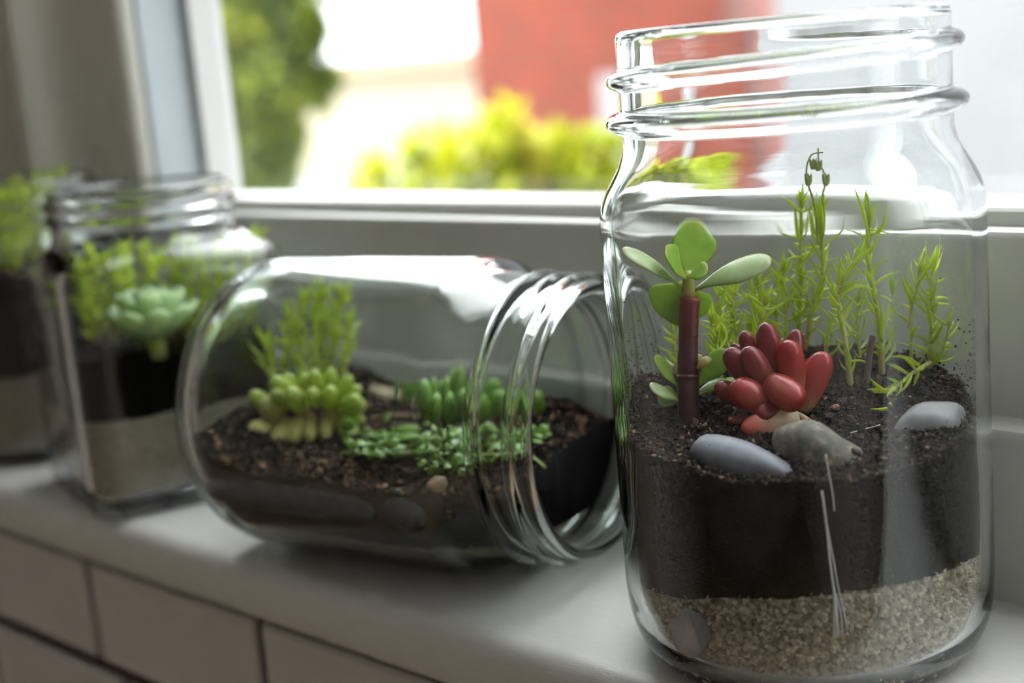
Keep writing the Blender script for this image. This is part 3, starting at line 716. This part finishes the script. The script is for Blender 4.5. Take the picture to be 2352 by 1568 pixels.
# ------------------------------------------------------------------ wispy sprigs
def needle_variant(seed):
    rnd = random.Random(seed); L = 1.0; V, Fc, T = [], [], []
    cv = rnd.uniform(.12, .42); tw = rnd.uniform(-.12, .12); rings = 7; n = 5
    for i in range(rings):
        t = i/(rings-1); w_ = (.062+.03*math.sin(math.pi*t))*(1-t**2.5*.93)*(1 if i else .8)
        c = Vector((cv*t*t, tw*t*t, t*(1-.25*cv*t)))
        for k in range(n):
            a = 2*math.pi*k/n; V.append((c.x+.55*w_*math.cos(a), c.y+w_*math.sin(a), c.z)); T.append(t)
    for i in range(rings-1):
        for k in range(n): Fc.append((i*n+k, i*n+(k+1) % n, (i+1)*n+(k+1) % n, (i+1)*n+k))
    Fc.append(tuple(range(n-1, -1, -1))); Fc.append(tuple((rings-1)*n+k for k in range(n)))
    return V, Fc, T
NEEDLES = [needle_variant(s) for s in range(8)]
NEEDLE_ME = []
for v, f, t in NEEDLES:
    me = new_mesh('needle', [Vector(q)*1000 for q in v], f, t); me.materials.append(M['needle']); NEEDLE_ME.append(me)   # unit mesh (1 m), scaled when placed
def needle_mats(path, per_mm, len_mm, seed, start=.12, tuft=5, droop=0.0, width=1.0):
    """matrices (in mm) for leaves set along a stem path"""
    rnd = random.Random(seed); out = []
    L = sum((path[i+1]-path[i]).length for i in range(len(path)-1)); nleaf = int(L*per_mm)
    ang = rnd.random()*6.28
    for j in range(nleaf+tuft):
        top = j >= nleaf
        s = 1.0 if top else start+(1-start)*(j+rnd.random()*.6)/max(1, nleaf)
        s = min(s, .999); x = s*(len(path)-1); i = int(x); p = path[i].lerp(path[i+1], x-i); t = (path[i+1]-path[i]).normalized()
        ang += 2.4+rnd.uniform(-.5, .5)
        _, n1, b1 = frame_of(t); side = n1*math.cos(ang)+b1*math.sin(ang)
        spread = rnd.uniform(.15, .5) if top else rnd.uniform(.5, 1.45)+droop
        z = (t*math.cos(spread)+side*math.sin(spread)).normalized()
        xax = (t*(1 if rnd.random() < .75 else -1)); xax = (xax-z*xax.dot(z)).normalized(); yax = z.cross(xax)
        ln = len_mm*rnd.uniform(.45, 1.25)*(1 if not top else .8); wd = len_mm*rnd.uniform(.85, 1.15)*width
        m_ = Matrix((xax*ln, yax*wd, z*ln)).transposed().to_4x4(); m_.translation = p
        out.append((m_, rnd.randrange(8)))
    return out
def sprig(label, path_px, depths, r0, r1, per_mm, len_mm, seed, group=None, tuft=6, single=True, name='stonecrop_sprig', width=1.0, start=.1):
    n = len(path_px)
    P = [at(px, py, depths[0]+(depths[1]-depths[0])*i/(n-1)) for i, (px, py) in enumerate(path_px)]
    path = smooth_path(P, 4); root = thing(name, label, 'sprig', P[0], group)
    r0, r1 = r0*.72, r1*.72
    v, f, t = tube(path, [r0+(r1-r0)*i/(len(path)-1) for i in range(len(path))], 7); obj('stem', v, f, M['sprig_stem'], root, attr=t)
    mats = needle_mats(path, per_mm*1.1, len_mm*1.4, seed, start, tuft, 0, width)
    if single:
        for m_, k in mats:
            o = bpy.data.objects.new('leaf', NEEDLE_ME[k]); COL.objects.link(o); o.parent = root
            mm = m_.copy(); mm.translation = (m_.translation-P[0]); 
            mw = Matrix.Scale(S, 4) @ mm; o.matrix_local = mw
    else:
        V, Fc, T = [], [], []
        for m_, k in mats:
            v0, f0, t0 = NEEDLES[k]; b0 = len(V); V += [m_ @ Vector(q) for q in v0]; Fc += [tuple(i+b0 for i in q) for q in f0]; T += t0
        obj('leaves', V, Fc, M['needle'], root, attr=T, kind='stuff')
    return root
JD = depth_of(J1+Vector((0, 0, 80)))
G1 = 'wispy sprigs at the back of the large upright jar'
LB = 'wispy pale green stonecrop sprig rooted behind the red succulent in the large jar'
sprig('stout wispy sprig with a feathery tip standing free of the glass beside the dark root', [(2028, 870), (2026, 800), (2022, 737), (2008, 660), (1998, 590), (2001, 515)], (JD+14, JD+16), 1.5, .75, .9, 6.6, 11, tuft=9)
sprig('wispy sprig with bare root collar next to the red succulent', [(1954, 900), (1946, 820), (1930, 719), (1922, 666), (1941, 634), (1962, 596)], (JD+10, JD+12), 1.25, .6, .95, 6.2, 12, tuft=7)
sprig(LB, [(1850, 800), (1862, 730), (1874, 690), (1888, 630), (1887, 558), (1884, 520)], (JD+22, JD+22), 1.2, .65, 1.0, 6.2, 13, G1)
sprig(LB, [(1832, 800), (1836, 740), (1842, 648), (1838, 580), (1840, 500)], (JD+27, JD+27), 1.0, .5, 1.0, 6.0, 14, G1)
GR = 'sprigs on the mound beside the pale pebble'; LR = 'slender sprig growing from the mound above the pale grey pebble'
sprig(LR, [(2140, 880), (2144, 808), (2148, 737), (2152, 683), (2168, 612)], (JD+14, JD+16), 1.05, .5, .95, 6.6, 15, GR)
sprig(LR, [(2098, 880), (2099, 808), (2101, 710), (2113, 670), (2130, 621)], (JD+18, JD+20), .95, .5, .6, 6.2, 16, GR)
sprig(LR, [(2140, 850), (2160, 820), (2180, 800), (2194, 770), (2200, 745)], (JD+15, JD+10), .8, .4, .8, 6.0, 17, GR)
sprig('low creeping sprig sprawling down towards the pale grey pebble', [(2144, 830), (2105, 850), (2070, 878), (2040, 905), (2060, 935)], (JD+10, JD-2), .95, .5, .9, 6.4, 18, tuft=5)
sprig(LR, [(2060, 870), (2056, 800), (2060, 740), (2058, 670)], (JD+24, JD+26), .6, .35, .5, 5.6, 19, GR)
sprig(LR, [(1985, 880), (1975, 800), (1968, 740), (1972, 690)], (JD+22, JD+24), .7, .4, .8, 5.6, 20, GR)
for i, (x, yb, yt, lean, dd) in enumerate([(1640, 850, 665, 6, 20), (1668, 850, 640, 10, 26), (1692, 840, 668, -8, 22), (1722, 820, 640, 8, 28), (1752, 820, 652, -6, 24), (1782, 800, 640, 6, 30), (1808, 800, 622, -4, 24), (1655, 880, 740, -14, 12), (1625, 880, 770, 8, 22), (1738, 800, 700, 12, 18), (1548, 860, 740, -8, 24), (1895, 830, 700, 14, 28), (1700, 900, 760, -26, 16)]):
    lab_ = 'wispy green sprig poking out behind the jade stem on the lying jar side' if x < 1600 else 'wispy green sprig between the jade stem and the red succulent in the large jar' if x < 1700 else LB
    sprig(lab_, [(x, yb), (x+lean*.3, yb*.65+yt*.35), (x+lean, yb*.3+yt*.7), (x+lean*1.6, yt)], (JD+dd, JD+dd+2), .85, .4, .85, 5.6, 30+i, G1)
# two thin budded stalks rising into the neck
for pts, buds, lab in [([(1880, 560), (1876, 520), (1868, 480), (1856, 440), (1852, 395), (1864, 352), (1892, 345)], [(1856, 428), (1868, 380)], 'hair-thin flower stalk with a green bud and a bent tip rising into the neck'), ([(1886, 570), (1890, 530), (1892, 500), (1890, 470), (1898, 425), (1882, 375), (1880, 330)], [(1898, 428), (1880, 385)], 'hair-thin straight flower stalk with a green bud rising into the neck')]:
    P = [at(x, y, JD+20) for x, y in pts]; root = thing('flower_stalk', lab, 'stalk', P[0])
    path = smooth_path(P, 4); v, f, t = tube(path, [.42-.2*i/(len(path)-1) for i in range(len(path))], 6); obj('stem', v, f, M['stalk'], root, attr=t)
    for bx, by in buds:
        for dx in (-9, 0, 8):
            v, f, t = blade(at(bx, by+18, JD+20), at(bx+dx, by-20, JD+20-abs(dx)*.1), 1.5, .8, -FW, .08, 0, prof_lance, 7, 6); obj('bud_leaf', v, f, M['stalk'], root, attr=t)
# dark root bits below the sprigs
for i, (pts, r, lab) in enumerate([([(1990, 880), (1996, 820), (2005, 770)], .9, 'dark broken root standing beside the stout sprig'), ([(2020, 860), (2008, 900), (2000, 940)], 1.1, 'dark peeling root hanging below the stout sprig'), ([(1925, 998), (1970, 985), (2020, 972)], .14, 'fine pale root hair stretched over the soil')]):
    P = [at(x, y, JD+(4 if i == 0 else 8 if i == 1 else -14)) for x, y in pts]; v, f, t = tube(smooth_path(P, 3), r, 6)
    o = obj('root', v, f, M['bark'] if i < 2 else M['fibre'], None, True, origin=P[0]); tag(o, lab, 'root')

# ------------------------------------------------------------------ the jar lying on its side
LA = math.radians(12.0); LB0 = Vector((-431, 302, 52.0)); LD = Vector((math.cos(LA), math.sin(LA), 0)); LN = Vector((-math.sin(LA), math.cos(LA), 0))
ZS = .83; RS = 1.04
OUT2 = [(r*RS, z*ZS) for r, z in OUT1]; INN2 = [((r*RS), z*ZS) for r, z in INN1]
BEADS2 = [('ring', 147.6*ZS, 3.6, 2.4, 0, 0, 0), ('helix', 139.2, 2.9, 2.0, 7.0, math.radians(250), 1.4)]
v, f = jar_mesh(OUT2, INN2, BEADS2, (143*ZS, 168.6*ZS, 44), 144)
me = new_mesh('glass_jar', v, f); me.materials.append(M['glass_green']); jar2 = bpy.data.objects.new('glass_jar', me); COL.objects.link(jar2)
mm = Matrix((Vector((0, 0, 1)), LD.cross(Vector((0, 0, 1))), LD)).transposed().to_4x4(); mm.translation = LB0*S; jar2.matrix_world = mm
tag(jar2, 'clear glass jar lying on its side with its threaded mouth towards the large upright jar', 'jar')
def lw(s, t, z): return LB0 + LD*s + LN*t + Vector((0, 0, z-LB0.z))     # axis distance, sideways, height above the sill
def zsoil2(s, t): return 41 + (t+20)*.06 + 2.2*nz(s, t, 18, 11) + 1.0*nz(s, t, 6, 12) + .5*nz(s, t, 2.5, 13) - max(0, s-95)*.10 + max(0, 34-s)*.38
def zsand2(s, t): return 19.5 + 1.3*nz(s, t, 14, 15) - s*.03
def lying_fill(name, s0, s1, lo, hi, m_, label, cat, ns=44, na=9, nt_=30):
    V, Fc = [], []; rings = []
    for i in range(ns+1):
        s = s0+(s1-s0)*i/ns; R = inner_r(INN2, s)-.25 if s > 4.5*ZS else 34
        if s > 135: R = 38.8*RS-.3
        ring = []
        def half(z): q = z-LB0.z; return math.sqrt(max(0.01, R*R-q*q))
        # near arc from lo to hi, top across, far arc down, bottom across
        def clampz(z): return max(LB0.z-R+.15, min(LB0.z+R-.2, z))
        for sg in (-1, 1):
            zl = clampz(lo(s, sg*half(clampz(lo(s, 0))))); zh = max(zl+.1, clampz(hi(s, sg*half(clampz(hi(s, 0))))))
            arc = [(sg*half(zl+(zh-zl)*k/na), zl+(zh-zl)*k/na) for k in range(na+1)]
            if sg < 0:
                ring += arc; near_top = arc[-1]; near_bot = arc[0]
            else:
                far = arc
        for k in range(1, nt_):
            t = near_top[0]+(far[-1][0]-near_top[0])*k/nt_; ring.append((t, max(near_bot[1]+.05, clampz(hi(s, t)))))
        ring += far[::-1]
        for k in range(1, nt_):
            t = far[0][0]+(near_bot[0]-far[0][0])*k/nt_; zz = lo(s, t); q = R*R-t*t
            zmin = LB0.z-math.sqrt(max(0, q))+.1; ring.append((t, max(zmin, clampz(zz))))
        rings.append([lw(s, t, z) for t, z in ring])
    n = len(rings[0])
    for r in rings: V += r
    for i in range(ns):
        for k in range(n): Fc.append((i*n+k, (i+1)*n+k, (i+1)*n+(k+1) % n, i*n+(k+1) % n))
    c0 = len(V); V += [sum(rings[0], Vector())/n, sum(rings[-1], Vector())/n]
    for k in range(n): Fc.append((c0, k, (k+1) % n)); Fc.append((c0+1, ns*n+(k+1) % n, ns*n+k))
    o = obj(name, V, Fc, m_, None, True, origin=lw(70, 0, 0)); return tag(o, label, cat, None, 'stuff')
sand2 = lying_fill('gravel_layer', 7.5, 122, lambda s, t: -5, zsand2, M['sand'], 'thin layer of gravel along the bottom of the jar lying on its side', 'gravel')
soil2 = lying_fill('soil_layer', 6.6, 126, lambda s, t: zsand2(s, t)+.05, zsoil2, M['soil'], 'bed of dark crumbly soil in the jar lying on its side', 'soil', ns=60)
sp = []
for i in range(4800):
    s = random.uniform(8, 125); R = min(inner_r(INN2, s)-.4, 47); q = zsoil2(s, 0)-LB0.z; h = math.sqrt(max(1, R*R-q*q)); t = random.uniform(-h, h)*.985; k = random.uniform(.3, .95)*random.uniform(.7, 1.3)
    sp.append((lw(s, t, zsoil2(s, t)+random.uniform(-.2, .8)*k), k, random.uniform(.3, .8), random.random()**1.2*.9))
for i in range(650):
    s = random.uniform(8, 125); R = min(inner_r(INN2, s)-.4, 47); q = zsoil2(s, 0)-LB0.z; h = math.sqrt(max(1, R*R-q*q)); t = random.uniform(-h, h)*.97; k = random.uniform(.7, 1.3)
    sp.append((lw(s, t, zsoil2(s, t)+random.uniform(0, .7)*k), k, random.uniform(.35, .7), .55+.45*random.random()))
for i in range(700):
    s = random.uniform(10, 122); R = inner_r(INN2, s); z = zsoil2(s, -40)-abs(random.gauss(0, 7)); q = z-LB0.z; k = random.uniform(.4, 1.1); h = math.sqrt(max(1, (R-.6)**2-q*q))-k*.6
    sp.append((lw(s, -h, z), k, .7, random.random()))
v, f, c = crumbs(sp, .45); obj('crumbs', v, f, M['crumb'], soil2, False, col=c, kind='stuff')
sp = []
for i in range(1500):
    s = random.uniform(10, 120); R = inner_r(INN2, s); a = random.uniform(-.95, .95); k = random.uniform(.5, 1.1); r = R-.3-k*.7; z = LB0.z-r*math.cos(a)
    if z < zsand2(s, 0)+1: sp.append((lw(s, r*math.sin(a), z), k, .8, random.random()))
v, f, c = crumbs(sp); obj('grains', v, f, M['grain'], sand2, False, col=c, kind='stuff')

def lat(px, py, z=None, depth=None):
    return at_z(px, py, z) if z is not None else at(px, py, depth)
# stones in the lying jar
stone('pebble', 'long dark slate pebble pressed against the side of the lying jar', pebble(lw(48, -43.6, 32.5), LD*36+Vector((0, 0, -1)), 7.2, 3.2, 21, LN, .03, pw=.55), M['darkstone'])
stone('pebble', 'round dark blue-grey pebble beside the long slate pebble', pebble(lw(95, -43.2, 32), LD*7.5, 7.5, 3.6, 22, LN, .05), M['darkstone'])
stone('pebble', 'tan rounded stone between the two succulents in the lying jar', pebble(lat(882, 912, 44), RT*8, 5.0, 4.6, 23, UP, .1), M['tanstone'])
stone('pebble', 'tiny cream stone on the soil edge in the lying jar', pebble(at(1003, 1112, 432), RT*3+UP, 2.2, 2.3, 24, UP, .15), M['tanstone'])

# lime fat-leaved stonecrop
fb_ = lat(705, 1000, 41); fd = depth_of(fb_)
lime = thing('lime_stonecrop', 'lime green stonecrop with fat bead-like leaves in the lying jar', 'plant', fb_)
def fat(root, base, tip, wpx, dep, bd, td, m_, flat=.85, prof=prof_fat):
    k = dep/FPX; v, f, t = blade(at(*base, dep+bd), at(*tip, dep+td), wpx*k, wpx*k*flat, -FW+UP*.2, 0, 0, prof, 10, 10); obj('leaf', v, f, M[m_], root, attr=t)
rnd = random.Random(4)
for b, t_, w_, bd, td, m_ in [((690, 910), (628, 868), 46, -4, -10, 'fat_lime'), ((690, 900), (660, 860), 34, 0, -2, 'fat_lime'), ((700, 900), (716, 850), 40, -2, -4, 'fat_lime'), ((740, 905), (730, 862), 34, -2, -8, 'fat_lime'), ((770, 910), (768, 856), 36, -1, -4, 'fat_lime'), ((780, 920), (808, 868), 34, -2, -6, 'fat_lime'), ((790, 930), (836, 884), 34, -2, -8, 'fat_lime'), ((790, 940), (844, 926), 36, -3, -10, 'fat_lime'), ((780, 945), (822, 918), 32, -6, -14, 'fat_lime'), ((640, 940), (592, 908), 40, -2, -8, 'fat_lime'), ((650, 970), (612, 915), 44, -4, -10, 'fat_yellow'), ((640, 975), (578, 1002), 46, -4, -12, 'fat_yellow'), ((670, 965), (640, 1012), 42, -6, -14, 'fat_yellow'), ((700, 960), (672, 1012), 40, -6, -12, 'fat_yellow'), ((720, 950), (716, 1010), 40, -4, -12, 'fat_yellow'), ((760, 950), (754, 1008), 38, -4, -10, 'fat_yellow'), ((790, 950), (812, 1000), 38, -4, -12, 'fat_lime'), ((740, 930), (722, 900), 40, -6, -16, 'fat_lime'), ((760, 935), (768, 900), 38, -6, -16, 'fat_lime'), ((700, 940), (676, 905), 40, -6, -16, 'fat_lime'), ((660, 940), (640, 900), 36, -4, -12, 'fat_lime'), ((800, 960), (838, 964), 30, -3, -8, 'fat_lime')]:
    e_ = rnd.uniform(.85, 1.3); fat(lime, b, (b[0]+(t_[0]-b[0])*e_, b[1]+(t_[1]-b[1])*e_), w_*rnd.uniform(.85, 1.3), fd, bd, td, m_)
for sx_ in (650, 710, 775):
    v, f, t = tube([at(sx_, 1020, fd), at(sx_-4, 960, fd), at(sx_, 905, fd-2)], [1.6, 1.5, 1.2], 8); obj('stem', v, f, M['sprig_stem'], lime, attr=t)
G2 = 'feathery sprigs behind the lime stonecrop'
for i, (x, yb, yt, lean, dd) in enumerate([(634, 900, 790, -8, 16), (660, 890, 735, 6, 18), (690, 885, 690, 8, 22), (722, 880, 745, 12, 18), (752, 880, 655, -6, 26), (768, 880, 680, 12, 22), (795, 870, 745, 8, 20), (705, 890, 790, -8, 14)]):
    sprig('feathery bright green sprig standing behind the lime stonecrop', [(x, yb), (x+lean*.3, yb*.6+yt*.4), (x+lean, yb*.25+yt*.75), (x+lean*1.5, yt)], (fd+dd*.7, fd+dd*.7+3), 1.5, .8, .75, 7.6, 80+i, G2, single=False, width=1.3)
# deep green fat-leaved plant
gb = lat(1010, 975, 41); gd = depth_of(gb)
green = thing('green_succulent', 'deep green succulent with upright rounded leaves in the lying jar', 'plant', gb)
for b, t_, w_, bd, td in [((962, 975), (934, 866), 62, -6, -10), ((985, 968), (974, 862), 44, 4, 2), ((985, 980), (1000, 905), 54, -10, -16), ((1008, 962), (1010, 872), 40, 6, 6), ((1030, 965), (1040, 866), 52, 2, 0), ((1060, 965), (1066, 850), 46, 6, 6), ((1052, 985), (1056, 905), 50, -6, -12), ((1092, 970), (1096, 846), 48, 2, 2), ((1100, 990), (1110, 900), 56, -8, -14), ((1128, 970), (1146, 866), 52, 4, 4), ((1152, 990), (1160, 895), 56, -4, -10), ((1190, 985), (1196, 872), 50, 4, 4), ((1215, 990), (1232, 895), 58, 0, -6), ((1240, 1000), (1258, 925), 46, 4, 0)]:
    fat(green, b, t_, w_, gd, bd, td, 'fat_green')
v, f, t = tube([at(950, 985, gd), at(1010, 980, gd), at(1100, 985, gd), at(1235, 1005, gd)], [1.6, 1.8, 1.8, 1.5], 8); obj('stem', v, f, M['sprig_stem'], green, attr=t)
# creeping small-leaved plant
cb = lat(960, 1040, 42); cdp = depth_of(cb)
creep = thing('creeping_plant', 'dark glossy small-leaved creeper spilling over the soil in the lying jar', 'plant', cb)
rnd = random.Random(12)
for i in range(290):
    px = rnd.uniform(800, 1270); fr = (px-800)/470
    py = rnd.gauss(1030+25*fr, 20+16*min(1, fr*3)); z_ = 43.5+rnd.random()**1.5*6
    p = at_z(px, py, z_); q = p-LB0; t_ = q.dot(LN); s_ = q.dot(LD)
    if abs(t_) > 41 or s_ > 122: continue
    nrm = Vector((rnd.gauss(0, .5), rnd.gauss(0, .5)-.5, 1)); dr = Vector((rnd.gauss(0, 1), rnd.gauss(0, 1), rnd.gauss(.2, .35))).normalized()
    ln = rnd.uniform(3.2, 6.0)
    v, f, t = blade(p, p+dr*ln, ln*.85, .5, nrm, .05, .05, prof_round, 6, 6); obj('leaf', v, f, M['creeper'], creep, attr=t)
for k in range(7):
    px = 830+k*62; P = [at_z(px-40, 1050+rnd.uniform(-10, 10), 43), at_z(px, 1030+rnd.uniform(-15, 15), 45), at_z(px+50, 1050+rnd.uniform(-15, 25), 43)]
    v, f, t = tube(smooth_path(P, 3), .5, 6); obj('stem', v, f, M['stalk'], creep, attr=t)

# ------------------------------------------------------------------ square jar
SQ = Vector((-530, 323, 0)); SQA = math.radians(-16); HA, CR = 42.0, 13.0
OUT3 = [(0, 2.4), (36, 1.6), (39, .4), (41, 0), (43, .5), (44.6, 2.2), (45.6, 5), (46, 9), (46, 92), (45.8, 96), (45.2, 99.5), (43.8, 102.4), (41.4, 104.6), (39.2, 106), (38, 107.6), (37.6, 110), (37.6, 126), (37.3, 127.2), (36.6, 128)]
INN3 = [(35.4, 127.8), (34.7, 126.8), (34.6, 124), (34.6, 110), (35.2, 106.4), (37.4, 103.4), (39.8, 100.6), (41.4, 97), (42, 92), (42, 90), (42, 14), (41.6, 10.5), (40, 8), (36, 7.2), (0, 7)]
def sq_shape(r, z, th):
    k = 1 if z < 97 else max(0, 1-(z-97)/10.0); k = k*k*(3-2*k)
    return r*(1-k) + r*k*square_r(th, HA, CR)/HA
BEADS3 = [('helix', 123.5, 2.2, 1.9, 6, math.radians(200), 1.6)]
v, f = jar_mesh(OUT3, INN3, BEADS3, (110, 126, 37.3), 144, sq_shape)
me = new_mesh('glass_jar', v, f); me.materials.append(M['glass']); jar3 = bpy.data.objects.new('glass_jar', me); COL.objects.link(jar3); jar3.location = SQ*S; jar3.rotation_euler = (0, 0, SQA)
tag(jar3, 'square-bodied clear glass jar holding a pale green rosette behind the lying jar', 'jar')
rf3 = lambda th, z: sq_shape(inner_r(INN3, max(7.1, z))-.3, 40, th)
sand3f = lambda x, y: 40 + .8*nz(x, y, 14, 23)
soil3f = lambda x, y: 66 + 1.6*nz(x, y, 14, 24)+.8*nz(x, y, 5, 25)
so3 = fill('gravel_layer', SQ, rf3, lambda x, y: 8.4, sand3f, M['sand'], 'layer of grey gravel in the square glass jar', 'gravel', rot=SQA)
sl3 = fill('soil_layer', SQ, rf3, lambda x, y: sand3f(x, y)+.05, soil3f, M['soil'], 'layer of black soil in the square glass jar', 'soil', rot=SQA)
v, f, c = crumbs(side_grains(SQ, rf3, lambda x, y: 9, sand3f, 1500, .5, 1.1, SQA)); obj('grains', v, f, M['grain'], so3, False, col=c, kind='stuff')
v, f, c = crumbs(soil_top_spots(SQ, 38, soil3f, 900, .5, 1.6)); obj('crumbs', v, f, M['crumb'], sl3, False, col=c, kind='stuff')
qb = at_z(360, 800, 66); qd = depth_of(qb)
ros = thing('rosette_succulent', 'pale green rosette succulent on the soil of the square jar', 'plant', qb)
for ring_n, el, ln, wd in ((6, 1.3, 20, 11), (8, 1.0, 22, 13), (9, .68, 21, 13)):
    for k in range(ring_n):
        a = 2*math.pi*(k+.5*(ring_n % 2))/ring_n + ring_n; d_ = Vector((math.cos(a)*math.cos(el), math.sin(a)*math.cos(el), math.sin(el)))
        b_ = qb+Vector((0, 0, 3))+d_*2; nr_ = Vector((-math.cos(a)*math.sin(el), -math.sin(a)*math.sin(el), math.cos(el)))
        v, f, t = blade(b_, b_+d_*ln, wd, 4.0, nr_, -.06, .05, prof_obovate, 9, 10); obj('leaf', v, f, M['rosette'], ros, attr=t)
v, f, t = tube([qb-Vector((0, 0, 4)), qb+Vector((0, 0, 6))], [3, 4], 10); obj('stem', v, f, M['sprig_stem'], ros, attr=t)
G3 = 'sprigs in the square jar'
for i, (x, yb, yt, lean, dd) in enumerate([(190, 780, 640, -14, -4), (215, 790, 610, -4, 0), (240, 790, 625, 6, 6), (262, 790, 640, 10, 10), (205, 790, 690, -20, -8), (290, 780, 600, 4, 30), (330, 770, 605, 4, 34), (390, 780, 590, 6, 30), (425, 780, 585, 4, 26), (455, 780, 620, 6, 22), (520, 760, 570, 14, 20), (555, 750, 566, 18, 22), (490, 770, 600, 6, 16)]):
    p = at_z(x, yb, 66); dp = min(depth_of(p), depth_of(SQ)+36)
    lab_ = 'soft green sprig beside the pale rosette on the side facing the round jar' if x < 270 else 'soft green sprig standing behind the pale rosette in the square jar' if x < 470 else 'soft green sprig in the square jar on the side next to the lying jar'
    sprig(lab_, [(x, yb), (x+lean*.3, yb*.6+yt*.4), (x+lean, yb*.25+yt*.75), (x+lean*1.4, yt)], (dp, dp), 1.5, .8, .6, 8.5, 120+i, G3, single=False, width=1.6)

# ------------------------------------------------------------------ round jar at the far end
J4 = Vector((-650, 328, 0)); K4 = .90
OUT4 = [(r*K4, z*.76) for r, z in OUT1]; INN4 = [(r*K4, z*.76) for r, z in INN1]
v, f = jar_mesh(OUT4, INN4, [('ring', 147.6*.76, 3, 2.2, 0, 0, 0), ('helix', 126, 2.4, 1.9, 6, 0, 1.3)], (143*.76, 168.6*.76, 37), 112)
me = new_mesh('glass_jar', v, f); me.materials.append(M['glass']); jar4 = bpy.data.objects.new('glass_jar', me); COL.objects.link(jar4); jar4.location = J4*S
tag(jar4, 'round clear glass jar of black soil and sprigs beyond the square jar', 'jar')
rf4 = lambda th, z: inner_r(INN4, max(8, z))-.3
sand4f = lambda x, y: 42 + .8*nz(x, y, 14, 33)
soil4f = lambda x, y: 88 + 1.6*nz(x, y, 14, 34)+.8*nz(x, y, 5, 35)
so4 = fill('gravel_layer', J4, rf4, lambda x, y: 6.6, sand4f, M['sand'], 'layer of gravel in the round jar beyond the square jar', 'gravel')
sl4 = fill('soil_layer', J4, rf4, lambda x, y: sand4f(x, y)+.05, soil4f, M['soil'], 'deep black soil in the round jar beyond the square jar', 'soil')
v, f, c = crumbs(soil_top_spots(J4, 41, soil4f, 700, .5, 1.6)); obj('crumbs', v, f, M['crumb'], sl4, False, col=c, kind='stuff')
G4 = 'sprigs in the round jar beyond the square jar'; d4 = depth_of(J4+Vector((0, 0, 100)))
for i, (x, yb, yt, lean, dd) in enumerate([(8, 640, 470, -4, 0), (30, 645, 450, 2, 8), (52, 640, 470, 4, -8), (75, 630, 440, 6, 10), (100, 630, 430, 10, 16), (125, 620, 425, 12, 20), (-15, 640, 470, -6, 4), (45, 650, 560, -4, -18), (20, 650, 580, 4, -20)]):
    sprig('green sprig standing in the round jar beyond the square jar', [(x, yb), (x+lean*.3, yb*.6+yt*.4), (x+lean, yb*.25+yt*.75), (x+lean*1.4, yt)], (d4+dd, d4+dd), 1.4, .8, .5, 9, 150+i, G4, single=False, width=1.6)
